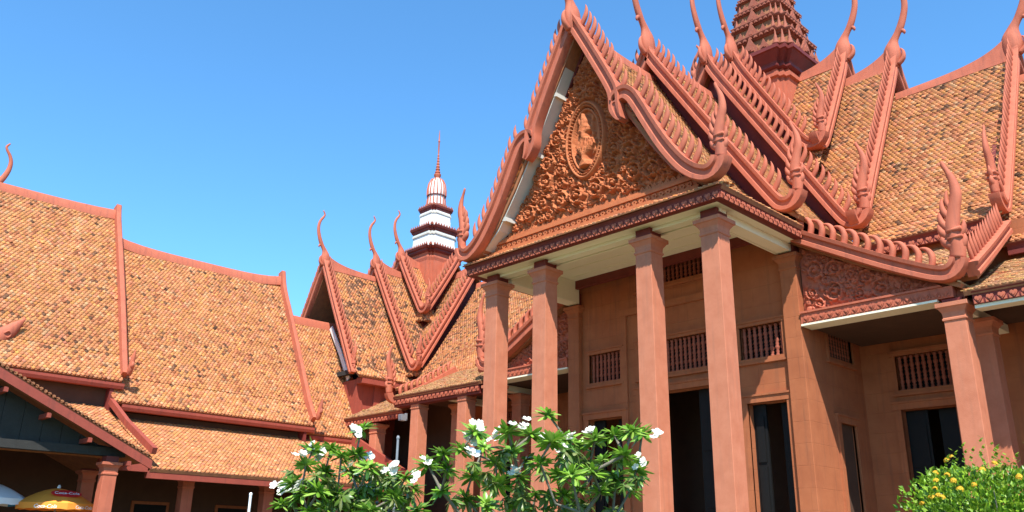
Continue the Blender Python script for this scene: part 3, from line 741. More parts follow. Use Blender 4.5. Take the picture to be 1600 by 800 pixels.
# clear the centre, then the pointed almond frame with its urn
U, V = np.meshgrid(rl.u, rl.v); vc = 12.25
def almond(t, w, h): return (w*math.sin(t)*(.82+.18*abs(math.sin(t))), vc - h*math.cos(t))
inside = (np.abs(U)/.66)**1.6 + (np.abs(V-vc)/1.10)**1.6 < 1
rl.H[inside] = .0
for w, h, r, hh in ((.66, 1.12, .055, .20), (.50, .93, .04, .15)):
    rl.curve([almond(t, w, h) for t in np.linspace(0, 2*math.pi, 90)], r, hh)
for t in np.linspace(0, 2*math.pi, 60): rl.dot(*almond(t, .58, 1.03), .035, .21)
for t in np.linspace(0, 2*math.pi, 40):
    p = almond(t, .74, 1.22); rl.leaf(*p, math.atan2(p[1]-vc, p[0]), .14, .04, .14, .3)
uz = [11.45, 11.55, 11.62, 11.75, 11.88, 12.02, 12.14, 12.2, 12.28, 12.4, 12.48, 12.56, 12.68, 12.78, 12.88, 13.0]
ur = [.22, .20, .09, .08, .24, .32, .30, .33, .12, .10, .22, .24, .14, .16, .09, .03]
for z in np.arange(11.45, 13.0, .02):
    r = float(np.interp(z, uz, ur))
    for q in np.linspace(-1, 1, 13): rl.dot(q*r, z, .03, .06+.22*math.sqrt(max(.02, 1-q*q*.95)))
for q in np.linspace(-1, 1, 7): rl.curve([(q*.2, 11.9), (q*.33, 12.05), (q*.3, 12.16)], .022, .30*math.sqrt(1-.6*q*q))
for sg in (1, -1):
    for z, a in ((11.75, .5), (12.0, .8), (12.25, 1.0), (12.55, 1.2), (12.75, 1.0)): rl.leaf(sg*.2, z, a if sg == 1 else math.pi-a, .26, .05, .15, sg*.9)
mm = rl.mesh(fp, .0, lambda U, V: (V < 15.0 - 1.555*np.abs(U)), 'carve', 'relief')
mm.build('carved_relief', 'carve', ped, True, kind='stuff', angle=80)
m = MB()
for sg in (1, -1): m.prism([(sg*a, b) for a, b in [(0, 15.28), (0, 15.05), (3.22, 10.0), (3.42, 10.0)]], fp.P, .10, 0)
m.build('pediment_border', 'maroon', ped)

# ------------------------------------------------------------------ towers
def redent(h, z, cx, cy, d=.14):
    d = h*d; q = [(h, h-2*d), (h-d, h-2*d), (h-d, h-d), (h-2*d, h-d), (h-2*d, h)]; out = []
    for k in range(4):
        c, s = round(math.cos(k*math.pi/2)), round(math.sin(k*math.pi/2)); out += [(cx+a*c-b*s, cy+a*s+b*c, z) for a, b in q]
    return out
def make_antefix(s):
    m = MB(); f = lambda a, b, w: (a, -w, b)
    m.prism([(-.5, 0), (.5, 0), (.52, .25), (.38, .5), (.2, .75), (0, 1.2), (-.2, .75), (-.38, .5), (-.52, .25)], f, -.08, .08)
    m.prism([(-.3, .08), (.3, .08), (.26, .38), (0, .75), (-.26, .38)], f, .08, .16)
    m.prism([(-.12, .15), (.12, .15), (.1, .35), (0, .5), (-.1, .35)], f, .16, .22)
    m.v = [(a*s, b*s, c*s) for a, b, c in m.v]; return m.mesh('antefix', 'ornament')
ANT = make_antefix(1.0)
sp = MB(); sp.lathe([(.24, 0), (.26, .08), (.17, .14), (.2, .22), (.13, .3), (.15, .4), (.09, .5), (.1, .6), (.06, .7), (.05, .9), (.0, 1.15)], 8); SPIRE = sp.mesh('corner_spirelet', 'ornament', True)
def antefixes(parent, h, z, cx, cy, s, d=.14, spires=True):
    dd = h*d
    for k in range(4):
        rz = k*math.pi/2
        c, sn = math.cos(rz), math.sin(rz)
        def pl(a, b): return (cx+a*c-b*sn, cy+a*sn+b*c, z)
        link('antefix', ANT, parent, pl(0, -h+.05*s), rz, s*1.15)
        for q in (-1, 1):
            link('antefix', ANT, parent, pl(q*(h-2*dd)*.52, -h+.05*s), rz, s*.7)
            if spires:
                link('corner_spirelet', SPIRE, parent, pl(q*(h-2*dd-.06), -h+.1), rz, s*1.2)
        if spires: link('corner_spirelet', SPIRE, parent, pl(h-dd-.08, -h+dd+.08), rz, s*1.3)
        else: link('antefix', ANT, parent, pl(h-dd-.04, -h+dd+.04), rz+math.pi/4, s*.9)
def band(parent, rings, mat, name):
    m = MB(); m.loft(rings); return m.build(name, mat, parent)
rg = lambda L, cx=XC, cy=YC: [redent(h, z, cx, cy) for h, z in L]
band(hall, rg([(1.06, 14.5), (1.06, 18.05), (1.16, 18.1), (1.16, 18.25), (1.08, 18.32), (1.08, 18.4)]), 'red', 'tower_shaft')
band(hall, rg([(1.12, 18.40), (1.22, 18.46), (1.22, 18.54), (1.15, 18.58), (1.18, 18.66), (1.46, 18.98), (1.52, 19.0), (1.52, 19.14), (1.44, 19.2)]), 'maroon', 'tower_cornice')
z = 19.2; h = 1.45
for k in range(7):
    nh = h*.87; th = .80*(.93**k)
    tb = band(hall, rg([(h*.93, z), (nh*.96, z+th*.72)]), 'deck', 'tower_tier')
    tc = band(hall, rg([(nh*.98, z+th*.72), (nh*1.03, z+th*.76), (nh*1.03, z+th*.80), (nh*1.10, z+th*.86), (nh*1.13, z+th*.93), (nh*1.13, z+th*.98), (nh*1.0, z+th)]), 'ornament', 'tower_cornice')
    antefixes(tb, h*1.0, z-.02, XC, YC, .50*(.92**k))
    for q in range(4):
        c, sn = math.cos(q*math.pi/2), math.sin(q*math.pi/2)
        for i in range(9):
            a_ = nh*(-.72+1.44*i/8); b_ = -nh*1.11
            link('crest_leaf', ANT, tc, (XC+a_*c-b_*sn, YC+a_*sn+b_*c, z+th*.76), q*math.pi/2, .15*(.93**k))
    z += th; h = nh
sm = MB(); sm.lathe([(h*1.1, z), (h*1.3, z+.2), (h*1.2, z+.6), (h*.8, z+1.1), (h*.4, z+1.35), (h*.5, z+1.5), (h*.2, z+1.7), (h*.3, z+1.85), (.05, z+2.6), (.01, z+4.0)], 16, (XC, YC)); sm.build('tower_spire', 'red', hall, True)

# ================================================================== CORNER PAVILION
XP, YP = -34.05, 26.7
pav = thing('corner_pavilion', 'smaller cross-gabled pavilion with white tiered tower and thin red spire', 'building', (XP, YP, 0))
m = MB(); m.box(XP-2.9, XP+3.0, 20.5, 33, 0, 8.5); m.build('wall', 'roofred', pav)
Q1 = [(0, 14.25), (1.1, 12.25), (2.2, 10.3), (3.0, 9.05), (3.5, 8.6)]
Q2 = [(0, 14.80), (1.2, 12.75), (2.4, 10.85), (3.4, 9.35), (3.7, 9.0)]
Q3 = [(0, 15.55), (1.1, 13.8), (2.2, 12.1)]
DK = dict(dark=.36)
slope(pav, 'N', XP, Q1, 20.3, 23.4, 1, **DK); slope(pav, 'N', XP, Q1, 20.3, 23.4, -1, tile=False)
slope(pav, 'N', XP, Q2, 23.15, 24.8, 1, **DK); slope(pav, 'N', XP, Q2, 23.15, 26.7, -1, tile=False)
slope(pav, 'N', XP, Q3, 24.65, 26.7, 1, dark=.12); slope(pav, 'N', XP, Q3, 24.65, 28, -1, tile=False)
slope(pav, 'E', YP, Q3, XP, XP+2.05, dark=.12); slope(pav, 'E', YP, Q2, XP+1.8, XP+3.55, **DK)
for P_, a, b in ((Q3, 0, 2.05), (Q2, 1.8, 3.55)): slope(pav, 'E', YP, P_, XP+a, XP+b, sg=-1, tile=False)
for kind, plane, zr, foot, h, ng in (('N', 20.20, 14.30, [(0, 14.45), (.3, 13.9), (1.2, 12.2), (2.2, 10.4), (3.0, 8.95), (3.1, 8.75)], 2.5, 1.3),
                              ('N', 23.10, 14.85, [(0, 15.0), (.3, 14.5), (1.3, 12.8), (2.4, 11.0), (3.2, 9.72), (3.38, 9.45)], 2.5, 1.2),
                              ('N', 24.60, 15.60, [(0, 15.8), (.3, 15.25), (1.0, 14.1), (1.7, 13.0), (1.88, 12.72)], 2.5, 1.2),
                              ('E', XP+3.6, 14.85, [(0, 15.0), (.3, 14.5), (1.3, 12.8), (2.4, 11.0), (3.2, 9.72), (3.38, 9.45)], 2.5, 0),
                              ('E', XP+2.1, 15.60, [(0, 15.8), (.3, 15.25), (1.0, 14.1), (1.7, 13.0), (1.88, 12.72)], 2.5, 0)):
    fr = Frame(kind, XP if kind == 'N' else YP, plane)
    for sg in ((1, -1) if kind == 'N' else (1,)): barge(pav, fr, foot, sg, .85, .27, ng, ng > 0 and plane != 20.20, start=.4, end=.25)
    horn(pav, fr, zr+.22, h)
    if kind == 'N': ridge(pav, 'N', XP, zr, plane, plane+3.2, .5)
    else: ridge(pav, 'E', YP, zr, plane, plane-3.3, .5)
    if plane != 20.20: gable_wall(pav, fr, [(0, zr), (foot[-1][0], foot[-1][1])], foot[-1][1]-1.2, 'maroon')
# open front gable: planked tympanum, attic gloom put into the dark board colour
fr = Frame('N', XP, 20.2)
for k in range(16):
    u0, u1 = -2.6+5.2*k/16, -2.6+5.2*(k+1)/16-.012; m = MB()
    m.prism([(u0, 8.8), (u1, 8.8), (u1, 14.05-1.75*abs(u1)-.1), (u0, 14.05-1.75*abs(u0)-.1)], fr.P, -1.55, -1.6); m.build('gable_board', 'timber', pav)
m = MB(); m.box(XP-3.3, XP+3.3, 20.32, 20.5, 8.75, 8.95); m.build('gable_beam', 'timber', pav)
m = MB(); m.box(XP+3.0, XP+3.45, 20.5, 23.6, 8.30, 8.56); m.build('eave_fascia', 'roofred', pav)
m = MB()
for y in (21.4, 22.3): m.box(XP+3.0, XP+3.09, y, y+.35, 6.5, 8.3)
m.build('wall_pilaster', 'roofred', pav)
# white tower
rp = lambda L: rg(L, XP, YP)
band(pav, rp([(.98, 13.0), (.96, 15.95)]), 'red', 'tower_shaft')
def crest(h, z, n=9):
    mesh_parent = band(pav, rp([(h*.84, z-.30), (h*.90, z-.22), (h*.90, z-.15), (h*.97, z-.1), (h*1.0, z), (h*.9, z+.02)]), 'maroon', 'tower_cornice')
    for k in range(4):
        c, sn = math.cos(k*math.pi/2), math.sin(k*math.pi/2)
        for i in range(n):
            a = -h*.86+h*1.72*i/(n-1); b = -h + (h*.14 if abs(a) > h*.72 else 0)+.04
            link('crest_leaf', ANT, mesh_parent, (XP+a*c-b*sn, YP+a*sn+b*c, z-.02), k*math.pi/2, .155)
band(pav, rp([(.94, 16.25), (.90, 17.35)]), 'white', 'tower_drum'); band(pav, rp([(.70, 17.6), (.66, 18.75)]), 'white', 'tower_drum')
crest(1.22, 16.55, 13); crest(1.06, 17.75, 11); crest(.76, 19.0, 9)
band(pav, rp([(.94, 15.7), (1.0, 15.95), (1.0, 16.02), (.92, 16.1), (.98, 16.3)]), 'red', 'tower_moulding')
band(pav, rp([(.955, 17.27), (.955, 17.36), (.92, 17.42), (.88, 17.5)]), 'grey', 'tower_moulding')
band(pav, rp([(.70, 18.56), (.70, 18.64), (.66, 18.7)]), 'grey', 'tower_moulding')
m = MB(); m.lathe([(.48, 18.9), (.50, 19.2), (.47, 19.7), (.47, 19.76), (.50, 19.82), (.50, 20.15), (.45, 20.5), (.33, 20.75), (.16, 20.9)], 16, (XP, YP)); dm = m.build('tower_dome', 'white', pav, True, angle=50)
for k in range(16):                                   # red petals climbing the lotus dome
    a = 2*math.pi*(k+.5)/16; prof = [(.50, 19.02), (.52, 19.2), (.49, 19.6), (.485, 19.74)]; prof2 = [(.515, 19.84), (.517, 20.15), (.465, 20.5), (.345, 20.76), (.2, 20.88)]
    for pr, r in ((prof, .035), (prof2, .035)):
        m = MB(); m.tube([(XP+q*math.cos(a), YP+q*math.sin(a), zz) for q, zz in pr], [r*(1 if i < len(pr)-1 else .5) for i in range(len(pr))], 5); m.build('dome_petal', 'red', dm, True)
for zz in (19.22, 19.80):
    m = MB(); m.lathe([(.49, zz-.03), (.53, zz-.02), (.53, zz+.02), (.49, zz+.03)], 16, (XP, YP)); m.build('dome_ring', 'maroon', dm)
pr = [(.14, 20.8), (.12, 20.95), (.20, 21.05), (.20, 21.15), (.10, 21.22)]
zz, r = 21.22, .15
for k in range(7): pr += [(r, zz+.03), (r, zz+.09), (r*.6, zz+.13), (r*.6, zz+.17)]; zz += .17; r *= .84
pr += [(.045, zz+.1), (.04, zz+.7), (.065, zz+.75), (.04, zz+.8), (.025, zz+1.2), (.01, zz+1.45)]
m = MB(); m.lathe(pr, 10, (XP, YP)); m.build('tower_spire', 'red', pav, True, angle=50)

# ================================================================== LOWER LINK ROOF between hall and pavilion
lk = thing('link_gallery', 'low tiled link gallery between the columned hall and the white-towered pavilion', 'building', (-28.9, 21.5, 0))
slope(lk, 'E', YC, [(4.2, 8.0), (5.6, 7.25), (6.75, 6.72)], -31.1, -26.95, dark=.06, base=(.52, .27, .12))
co = cornice(lk, [(-31.1, 20.12), (-26.95, 20.12)], 6.42, 6.68, [(0, -1), (0, -1)]); hearts(co, (-31, 20.016, 6.51), (-27.0, 20.016, 6.51), '-y', .225, .8)
column(lk, -29.1, 20.4, .6, 6.15, .46, .22, .08)
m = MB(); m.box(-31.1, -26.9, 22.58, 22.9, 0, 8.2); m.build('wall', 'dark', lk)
m = MB(); m.box(-31.1, -26.9, 19.9, 22.6, 0, .6); m.build('platform', 'wall', lk)

# ================================================================== GALLERY WING on the far side of the court
gal = thing('gallery_wing', 'long gallery wing with steep orange tiled roofs stepping down in tiers', 'building', (XP, 10, 0))
T3 = [(0, 14.0), (1.2, 11.8), (2.4, 9.55), (3.3, 7.75), (3.85, 6.85)]
T2 = [(0, 12.85), (1.2, 10.75), (2.4, 8.6), (3.3, 7.0), (3.95, 6.15)]
T1 = [(0, 11.35), (1.2, 9.5), (2.4, 7.7), (3.2, 6.45), (3.6, 5.9)]
T4 = [(0, 14.9), (1.3, 12.5), (2.6, 10.1), (4.1, 7.4)]
slope(gal, 'N', XP, T3, -1.0, 10.5, 1, dark=.05); slope(gal, 'N', XP, T3, -1.0, 10.5, -1, tile=False)
slope(gal, 'N', XP, T2, 10.3, 18.0, 1, dark=.07); slope(gal, 'N', XP, T2, 10.3, 18.0, -1, tile=False)
slope(gal, 'N', XP, T1, 17.8, 21.1, 1, dark=.10); slope(gal, 'N', XP, T1, 17.8, 21.1, -1, tile=False)
VER = [(-.16, .06), (-.12, .10), (.14, .10), (.17, .06), (.17, -.10), (-.16, -.10)]
FOOTM = MB(); flat_tube(FOOTM, smooth_cl([(-.05, -.1, .10), (.04, .05, .12), (.10, .25, .10), (.16, .45, .07), (.22, .6, .015)], 3), .7); flat_tube(FOOTM, smooth_cl([(.06, .1, .05), (.16, .12, .06), (.18, .22, .04), (.13, .27, .01)], 3), 1.0)
FOOTM = FOOTM.mesh('foot_finial', 'red', True)
for plane, pts, fin in ((10.55, [(-.02, 14.42), (.25, 13.72), (1.2, 12.0), (2.4, 9.75), (3.3, 7.95), (3.75, 7.1)], True), (18.05, [(-.02, 13.42), (.3, 12.5), (1.2, 10.95), (2.4, 8.8), (3.3, 7.2), (3.85, 6.4)], True)):
    fr = Frame('B', XP, plane)
    for sg in (1, -1):
        m = MB(); sweep(m, fr, spath(pts if sg == 1 else [(.12, pts[1][1]+.1)]+pts[2:]), VER, sg); vb = m.build('verge_board', 'red', gal, True, angle=30)
        if fin and sg == 1: link('foot_finial', FOOTM, vb, fr.P(pts[-1][0]+.14, pts[-1][1]+.15, .12), 0, 1.15)
    gable_wall(gal, fr, [(0, pts[0][1]-.75), (pts[-1][0], pts[-1][1]-.1)], 5.5, 'maroon', back=.25)
horn(gal, Frame('B', XP, 6.05), 13.45, 2.3)
def sag_ridge(parent, z, y0, y1, lift):
    m = MB(); rings = []
    for t in np.linspace(0, 1, 14):
        zz = z + lift*(2*t-1)**4; y = y0+(y1-y0)*t
        rings.append([(XP+a, y, b) for a, b in [(-.16, zz-.28), (-.13, zz+.05), (-.07, zz+.14), (.07, zz+.14), (.13, zz+.05), (.16, zz-.28)]])
    m.loft(rings); m.build('ridge_cap', 'red', parent, True, angle=40)
sag_ridge(gal, 13.98, 1.0, 10.5, .12); sag_ridge(gal, 12.85, 10.6, 18.0, .22); sag_ridge(gal, 11.4, 18.1, 21.1, .05)
# fascia boards under the main eaves, walls, aisle roof
for y0, y1, x, z in ((-1, 10.6, 3.80, 6.60), (10.602, 18.1, 3.90, 5.90), (18.102, 20.7, 3.55, 5.64)):
    m = MB(); m.prism([(XP+x-.25, z), (XP+x, z), (XP+x+.04, z+.10), (XP+x+.04, z+.19), (XP+x-.25, z+.19)], lambda a, b, w: (a, w, b), y0, y1); m.build('eave_fascia', 'roofred', gal)
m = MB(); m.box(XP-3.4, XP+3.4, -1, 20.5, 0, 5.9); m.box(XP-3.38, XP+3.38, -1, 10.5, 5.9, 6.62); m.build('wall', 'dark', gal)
slope(gal, 'N', XP, [(3.3, 5.72), (5.6, 4.72), (8.05, 3.72)], 10.25, 20.2, 1, dark=.03, base=(.56, .23, .09))
slope(gal, 'N', XP, [(3.3, 6.02), (5.6, 5.0), (8.05, 4.0)], 4.0, 10.24, 1, dark=.03, base=(.56, .23, .09))
fr = Frame('B', XP, 10.25)
m = MB(); sweep(m, fr, [(3.85, 6.15), (5.6, 5.28), (8.15, 4.22)], [(-.1, .07), (.1, .07), (.1, -.07), (-.1, -.07)]); m.build('aisle_rib', 'roofred', gal)
fr = Frame('B', XP, 20.25)
m = MB(); m.prism([(3.3, 4.6), (3.3, 5.95), (3.9, 5.9), (8.2, 4.05), (8.2, 3.1), (7.6, 2.9)], fr.P, 0, -.15); m.build('aisle_end_wall', 'roofred', gal)
m = MB(); m.box(XP+7.8, XP+8.0, 10.2, 20.2, 3.45, 3.66); m.box(XP+7.80, XP+8.0, 8.8, 10.2, 3.62, 3.9); m.build('aisle_fascia', 'roofred', gal)
for y in (8.9, 11.9, 14.7, 17.4): column(gal, XP+6.9, y, 0, 3.45, .36, .16, .06, mat='red')
for k, y in enumerate((11.6, 14.6)):
    m = MB(); fn = wmap('E', XP+3.402); bx(m, fn, y, y+1.3, .5, 3.0, -.06, -.002); w = m.build('window', 'wall', gal)
    m = MB(); bx(m, fn, y+.1, y+1.2, .6, 2.9, -.075, -.062); m.build('pane', 'black', w)
# white verge flashing on the lowest tier
m = MB(); sweep(m, Frame('B', XP, 20.62), [(.45, 11.25), (1.4, 9.95), (2.25, 8.62)], [(-.14, .0), (.08, .0), (.08, -.06), (-.14, -.06)]); m.build('verge_flashing', 'white', gal)

# ================================================================== TIMBER PORCH of the gallery
por = thing('porch', 'open red-edged porch with dark board gable beside the cafe umbrellas', 'porch', (-25, 4, 0))
yr, xg = 2.4, -24.2
prp = [(0, 7.22), (3.5, 5.56), (7.1, 3.86)]
m = MB()
cv = lambda u, z, s, sg=1: (s, yr+sg*u, z)
for sg in (1, -1):
    m = MB(); m.loft([[cv(u, z, -30, sg), cv(u, z, xg, sg), cv(u, z-.12, xg, sg), cv(u, z-.12, -30, sg)] for u, z in prp]); sl = m.build('roof_slope', 'deck', por)
    tiles(sl, lambda u, z, s, sg=sg: (s, yr+sg*u, z), prp, -30, xg-.02, base=(.46, .2, .09), dark=.1, lift=.01)
    m = MB(); m.prism([(yr+sg*a, b) for a, b in [(0, 7.16), (7.14, 3.78), (7.14, 3.55), (0, 6.9)]], lambda a, b, w: (xg+w, a, b), .0, .06); m.build('bargeboard', 'roofred', por)
    for k in range(64):                               # round verge tile ends along the rake
        u = .1+7.0*k/64; z = 7.22-u*.473; mt = MB(); mt.tube([(xg-.3, yr+sg*u, z+.03), (xg+.05, yr+sg*u, z+.03)], .045, 6); mt.build('verge_tile', 'deck', por)
for k in range(26):
    a0, a1 = -6.4+12.8*k/26, -6.4+12.8*(k+1)/26-.01
    m = MB(); m.prism([(yr+a0, 4.08), (yr+a1, 4.08), (yr+a1, max(4.1, 6.95-.473*abs(a1))), (yr+a0, max(4.1, 6.95-.473*abs(a0)))], lambda a, b, w: (xg+w, a, b), -.75, -.70); m.build('gable_board', 'timber', por)
m = MB(); m.box(xg-.8, xg-.5, yr-6.6, yr+6.6, 3.86, 4.075); m.build('tie_beam', 'timber', por)
for k in range(6):
    u = 1.0+1.1*k; z = 6.70-u*.473; m = MB(); m.box(xg-.72, xg+.0, yr+u, yr+u+.1, z-.02, z+.1); m.build('purlin_end', 'roofred', por)
for dy in (6.2, 0.5): column(por, xg-.45, yr+dy, 0, 3.5, .36, .18, .16, mat='red')
sc = MB(); flat_tube(sc, smooth_cl([(-.4, -.5, .22), (-.15, -.1, .26), (.1, .15, .22), (.3, .4, .14), (.5, .65, .02)], 4), .5)
flat_tube(sc, smooth_cl([(.02, .12, .04), (.12, .2, .045), (.2, .12, .04), (.14, .02, .04), (.06, .06, .03)], 4), 3.5)
link('ridge_scroll', sc.mesh('ridge_scroll', 'red', True), por, at_depth(2, 528, 27.5), -math.pi/2+math.pi, 1.15)

# ================================================================== PARASOLS
def parasol(loc, rad, mats, label, text):
    t = thing('cafe_umbrella', label, 'umbrella', (loc.x, loc.y, 0), 'cafe umbrellas'); zt = loc.z
    n = 8
    for k in range(n):
        a0, a1 = 2*math.pi*k/n, 2*math.pi*(k+1)/n; m = MB(); rings = []
        for q in np.linspace(0.02, 1, 7):
            rr = rad*q; z = zt-.42*rad*(q**1.7)
            sagf = 1-.03*math.sin(math.pi*q)
            rings.append([(loc.x+rr*math.cos(a0+(a1-a0)*j/4)*(1 if j in (0, 4) else .985*sagf), loc.y+rr*math.sin(a0+(a1-a0)*j/4)*(1 if j in (0, 4) else .985*sagf), z) for j in range(5)])
        e = rings[-1]; rings.append([(x, y, z-.17+(.02 if j % 2 else 0)) for j, (x, y, z) in enumerate(e)])
        m.loft(rings, caps=False, closed=False)
        m.build('canopy_panel', mats[k % len(mats)], t, True, angle=50)
    m = MB(); m.tube([(loc.x, loc.y, 0), (loc.x, loc.y, zt+.04)], .022, 8); m.build('pole', 'metal', t)
    m = MB(); m.lathe([(.045, zt), (.05, zt+.03), (.02, zt+.09)], 8, (loc.x, loc.y)); m.build('top_cap', 'logo_white', t)
    m = MB(); m.lathe([(.28, 0.005), (.28, .06), (.06, .12), (.03, .35)], 12, (loc.x, loc.y)); m.build('stand', 'metal', t)
    if text:
        toc = Vector((-loc.x, -loc.y, 0)).normalized(); ac = math.atan2(toc.y, toc.x)
        for da, q, s, disc in ((.35, .62, .15, True), (-.25, 1.005, .13, False), (.75, 1.005, .13, False)):
            a = ac+da; rr = rad*q; z = zt-.42*rad*(min(q, 1)**1.7) + (.035 if disc else -.10)
            cu = bpy.data.curves.new('lettering', 'FONT'); cu.body = 'Coca-Cola'; cu.size = s; cu.align_x = 'CENTER'; cu.align_y = 'CENTER'; cu.shear = .25; cu.extrude = .002
            cu.materials.append(MAT['logo_white'])
            p = Vector((loc.x+(rr+.012)*math.cos(a), loc.y+(rr+.012)*math.sin(a), z))
            tilt = R(90) if not disc else R(36)
            tmp = bpy.data.objects.new('tmp', cu); COL.objects.link(tmp); bpy.context.view_layer.update()
            tm = bpy.data.meshes.new_from_object(tmp.evaluated_get(bpy.context.evaluated_depsgraph_get())); bpy.data.objects.remove(tmp)
            o = link('lettering', tm, t, p); o.rotation_euler = (tilt, 0, a+math.pi/2)
            if disc:
                md = MB(); md.prism([(.40*math.cos(x), .15*math.sin(x)) for x in np.linspace(0, 2*math.pi, 25)[:-1]], lambda x, y, w: (x, y, w), -.02, -.008)
                d = link('printed_oval', md.mesh('printed_oval', 'logo_red'), t, p); d.rotation_euler = (tilt, 0, a+math.pi/2)
    return t
parasol(at_depth(92, 763, 23.5), .98, ['orange'], 'orange cafe umbrella with red oval lettering under the dark porch gable', True)
parasol(at_depth(-14, 754, 23.0), .98, ['wcloth', 'wcloth', 'bcloth'], 'white and blue cafe umbrella standing beside the orange one', False)

# ================================================================== SMALL FIXTURES
p = at_depth(622, 684, 12.5); t = thing('flag_pole', 'thin bare grey metal pole rising beside the frangipani shrubs', 'pole', (p.x, p.y, 0))
m = MB(); m.tube([(p.x, p.y, 0), (p.x, p.y, p.z)], .018, 8); m.build('shaft', 'metal', t); m = MB(); m.lathe([(.022, p.z-.02), (.026, p.z), (.015, p.z+.03)], 8, (p.x, p.y)); m.build('cap', 'metal', t)
p = at_depth(392, 771, 13); t = thing('garden_stake', 'short white garden stake standing in front of the gallery eave', 'stake', (p.x, p.y, 0))
m = MB(); m.tube([(p.x, p.y, 0), (p.x, p.y, p.z)], .02, 8); m.build('shaft', 'logo_white', t); m = MB(); m.lathe([(.024, p.z-.03), (.024, p.z), (.01, p.z+.015)], 8, (p.x, p.y)); m.build('cap', 'logo_white', t)
fl = thing('floodlight', 'small grey floodlight box fixed under the eave of the low left aisle', 'lamp', (-25.9, 19.30, 6.25))
m = MB(); m.prism([(-.10, -.11), (.10, -.11), (.12, .12), (-.12, .12)], lambda a, b, w: (-25.9+a, 19.26+w, 6.22+b), -.14, .08); m.build('housing', 'metal', fl)
m = MB(); m.box(-25.98, -25.82, 19.105, 19.118, 6.14, 6.31); m.build('lens', 'lens', fl)
m = MB(); m.box(-25.93, -25.87, 19.342, 19.43, 6.15, 6.4); m.build('bracket', 'metal', fl)

# ================================================================== PLANTS
def leaf_mesh(name, n, L, W, spread, mat, cols, droop=.5, seed=0, upright=.9):
    """a whorl of n long leaves at a twig end"""
    rr = random.Random(seed); vs = []; fs = []; cs = []
    for k in range(n):
        t = k/n; az = k*2.39996+rr.uniform(-.3, .3); el = upright - spread*t + rr.uniform(-.18, .18)
        l = L*rr.uniform(.75, 1.1)*(.7+.4*min(1, t*2)); w = W*rr.uniform(.8, 1.1)
        c = rr.choice(cols); f = rr.uniform(.8, 1.2); roll = rr.uniform(-.5, .5)
        p = Vector((0, 0, rr.uniform(-.03, .02))); b = len(vs); e = el
        side = Vector((-math.sin(az), math.cos(az), 0)); S = 6
        for i in range(S+1):
            q = i/S; d = Vector((math.cos(az)*math.cos(e), math.sin(az)*math.cos(e), math.sin(e)))
            nrm = side.cross(d).normalized() if True else None
            sd = side*math.cos(roll)+nrm*math.sin(roll)
            wd = w*(math.sin(math.pi*min(1, (q*.92+.05))**1.15)**.8) if q < 1 else .001
            cup = .18*wd
            vs += [p-sd*wd*.5+nrm*(-cup if False else cup), p-nrm*.0, p+sd*wd*.5+nrm*cup]
            p = p + d*l/S; e -= droop*rr.uniform(.6, 1.2)/S
        for i in range(S):
            a = b+i*3; fs += [(a, a+1, a+4, a+3), (a+1, a+2, a+5, a+4)]
        for i in range(S+1):
            cs += [(c[0]*f, c[1]*f, c[2]*f, 1), (c[0]*f*1.5, c[1]*f*1.35, c[2]*f*1.5, 1), (c[0]*f, c[1]*f, c[2]*f, 1)]
    me = bpy.data.meshes.new(name); me.from_pydata([tuple(v) for v in vs], [], fs)
    ca = me.color_attributes.new('Col', 'FLOAT_COLOR', 'POINT'); ca.data.foreach_set('color', np.array(cs).ravel())
    me.materials.append(MAT[mat]); me.polygons.foreach_set('use_smooth', [True]*len(me.polygons)); return me
FG = [(.14, .29, .028), (.20, .38, .035), (.09, .21, .02), (.26, .42, .07)]
ROSE = [leaf_mesh('leaf_whorl', 30, .20, .054, 1.25, 'fleaf', FG, .55, s) for s in range(5)]
OLDW = [leaf_mesh('leaf_whorl', 17, .20, .055, 1.5, 'fleaf', [(.09, .17, .025), (.12, .19, .04), (.18, .21, .07)], .9, s+20, .5) for s in range(3)]
def flower_mesh(seed):
    rr = random.Random(seed); m = MB()
    for f in range(rr.randint(4, 7)):
        c = Vector((rr.uniform(-.07, .07), rr.uniform(-.07, .07), rr.uniform(.0, .10))); ax = rr.uniform(0, 6.28)
        pass
        for k in range(5):
            a = ax+k*2*math.pi/5; d = Vector((math.cos(a), math.sin(a), .35)); s = Vector((-math.sin(a), math.cos(a), .25))
            pts = [c, c+d*.014+s*.018, c+d*.034+s*.022, c+d*.046, c+d*.032-s*.018, c+d*.014-s*.014]
            m.add(pts, [(0, 1, 2, 3, 4, 5)])
    return m.mesh('flower_cluster', 'petal')
FLOW = [flower_mesh(s) for s in range(4)]
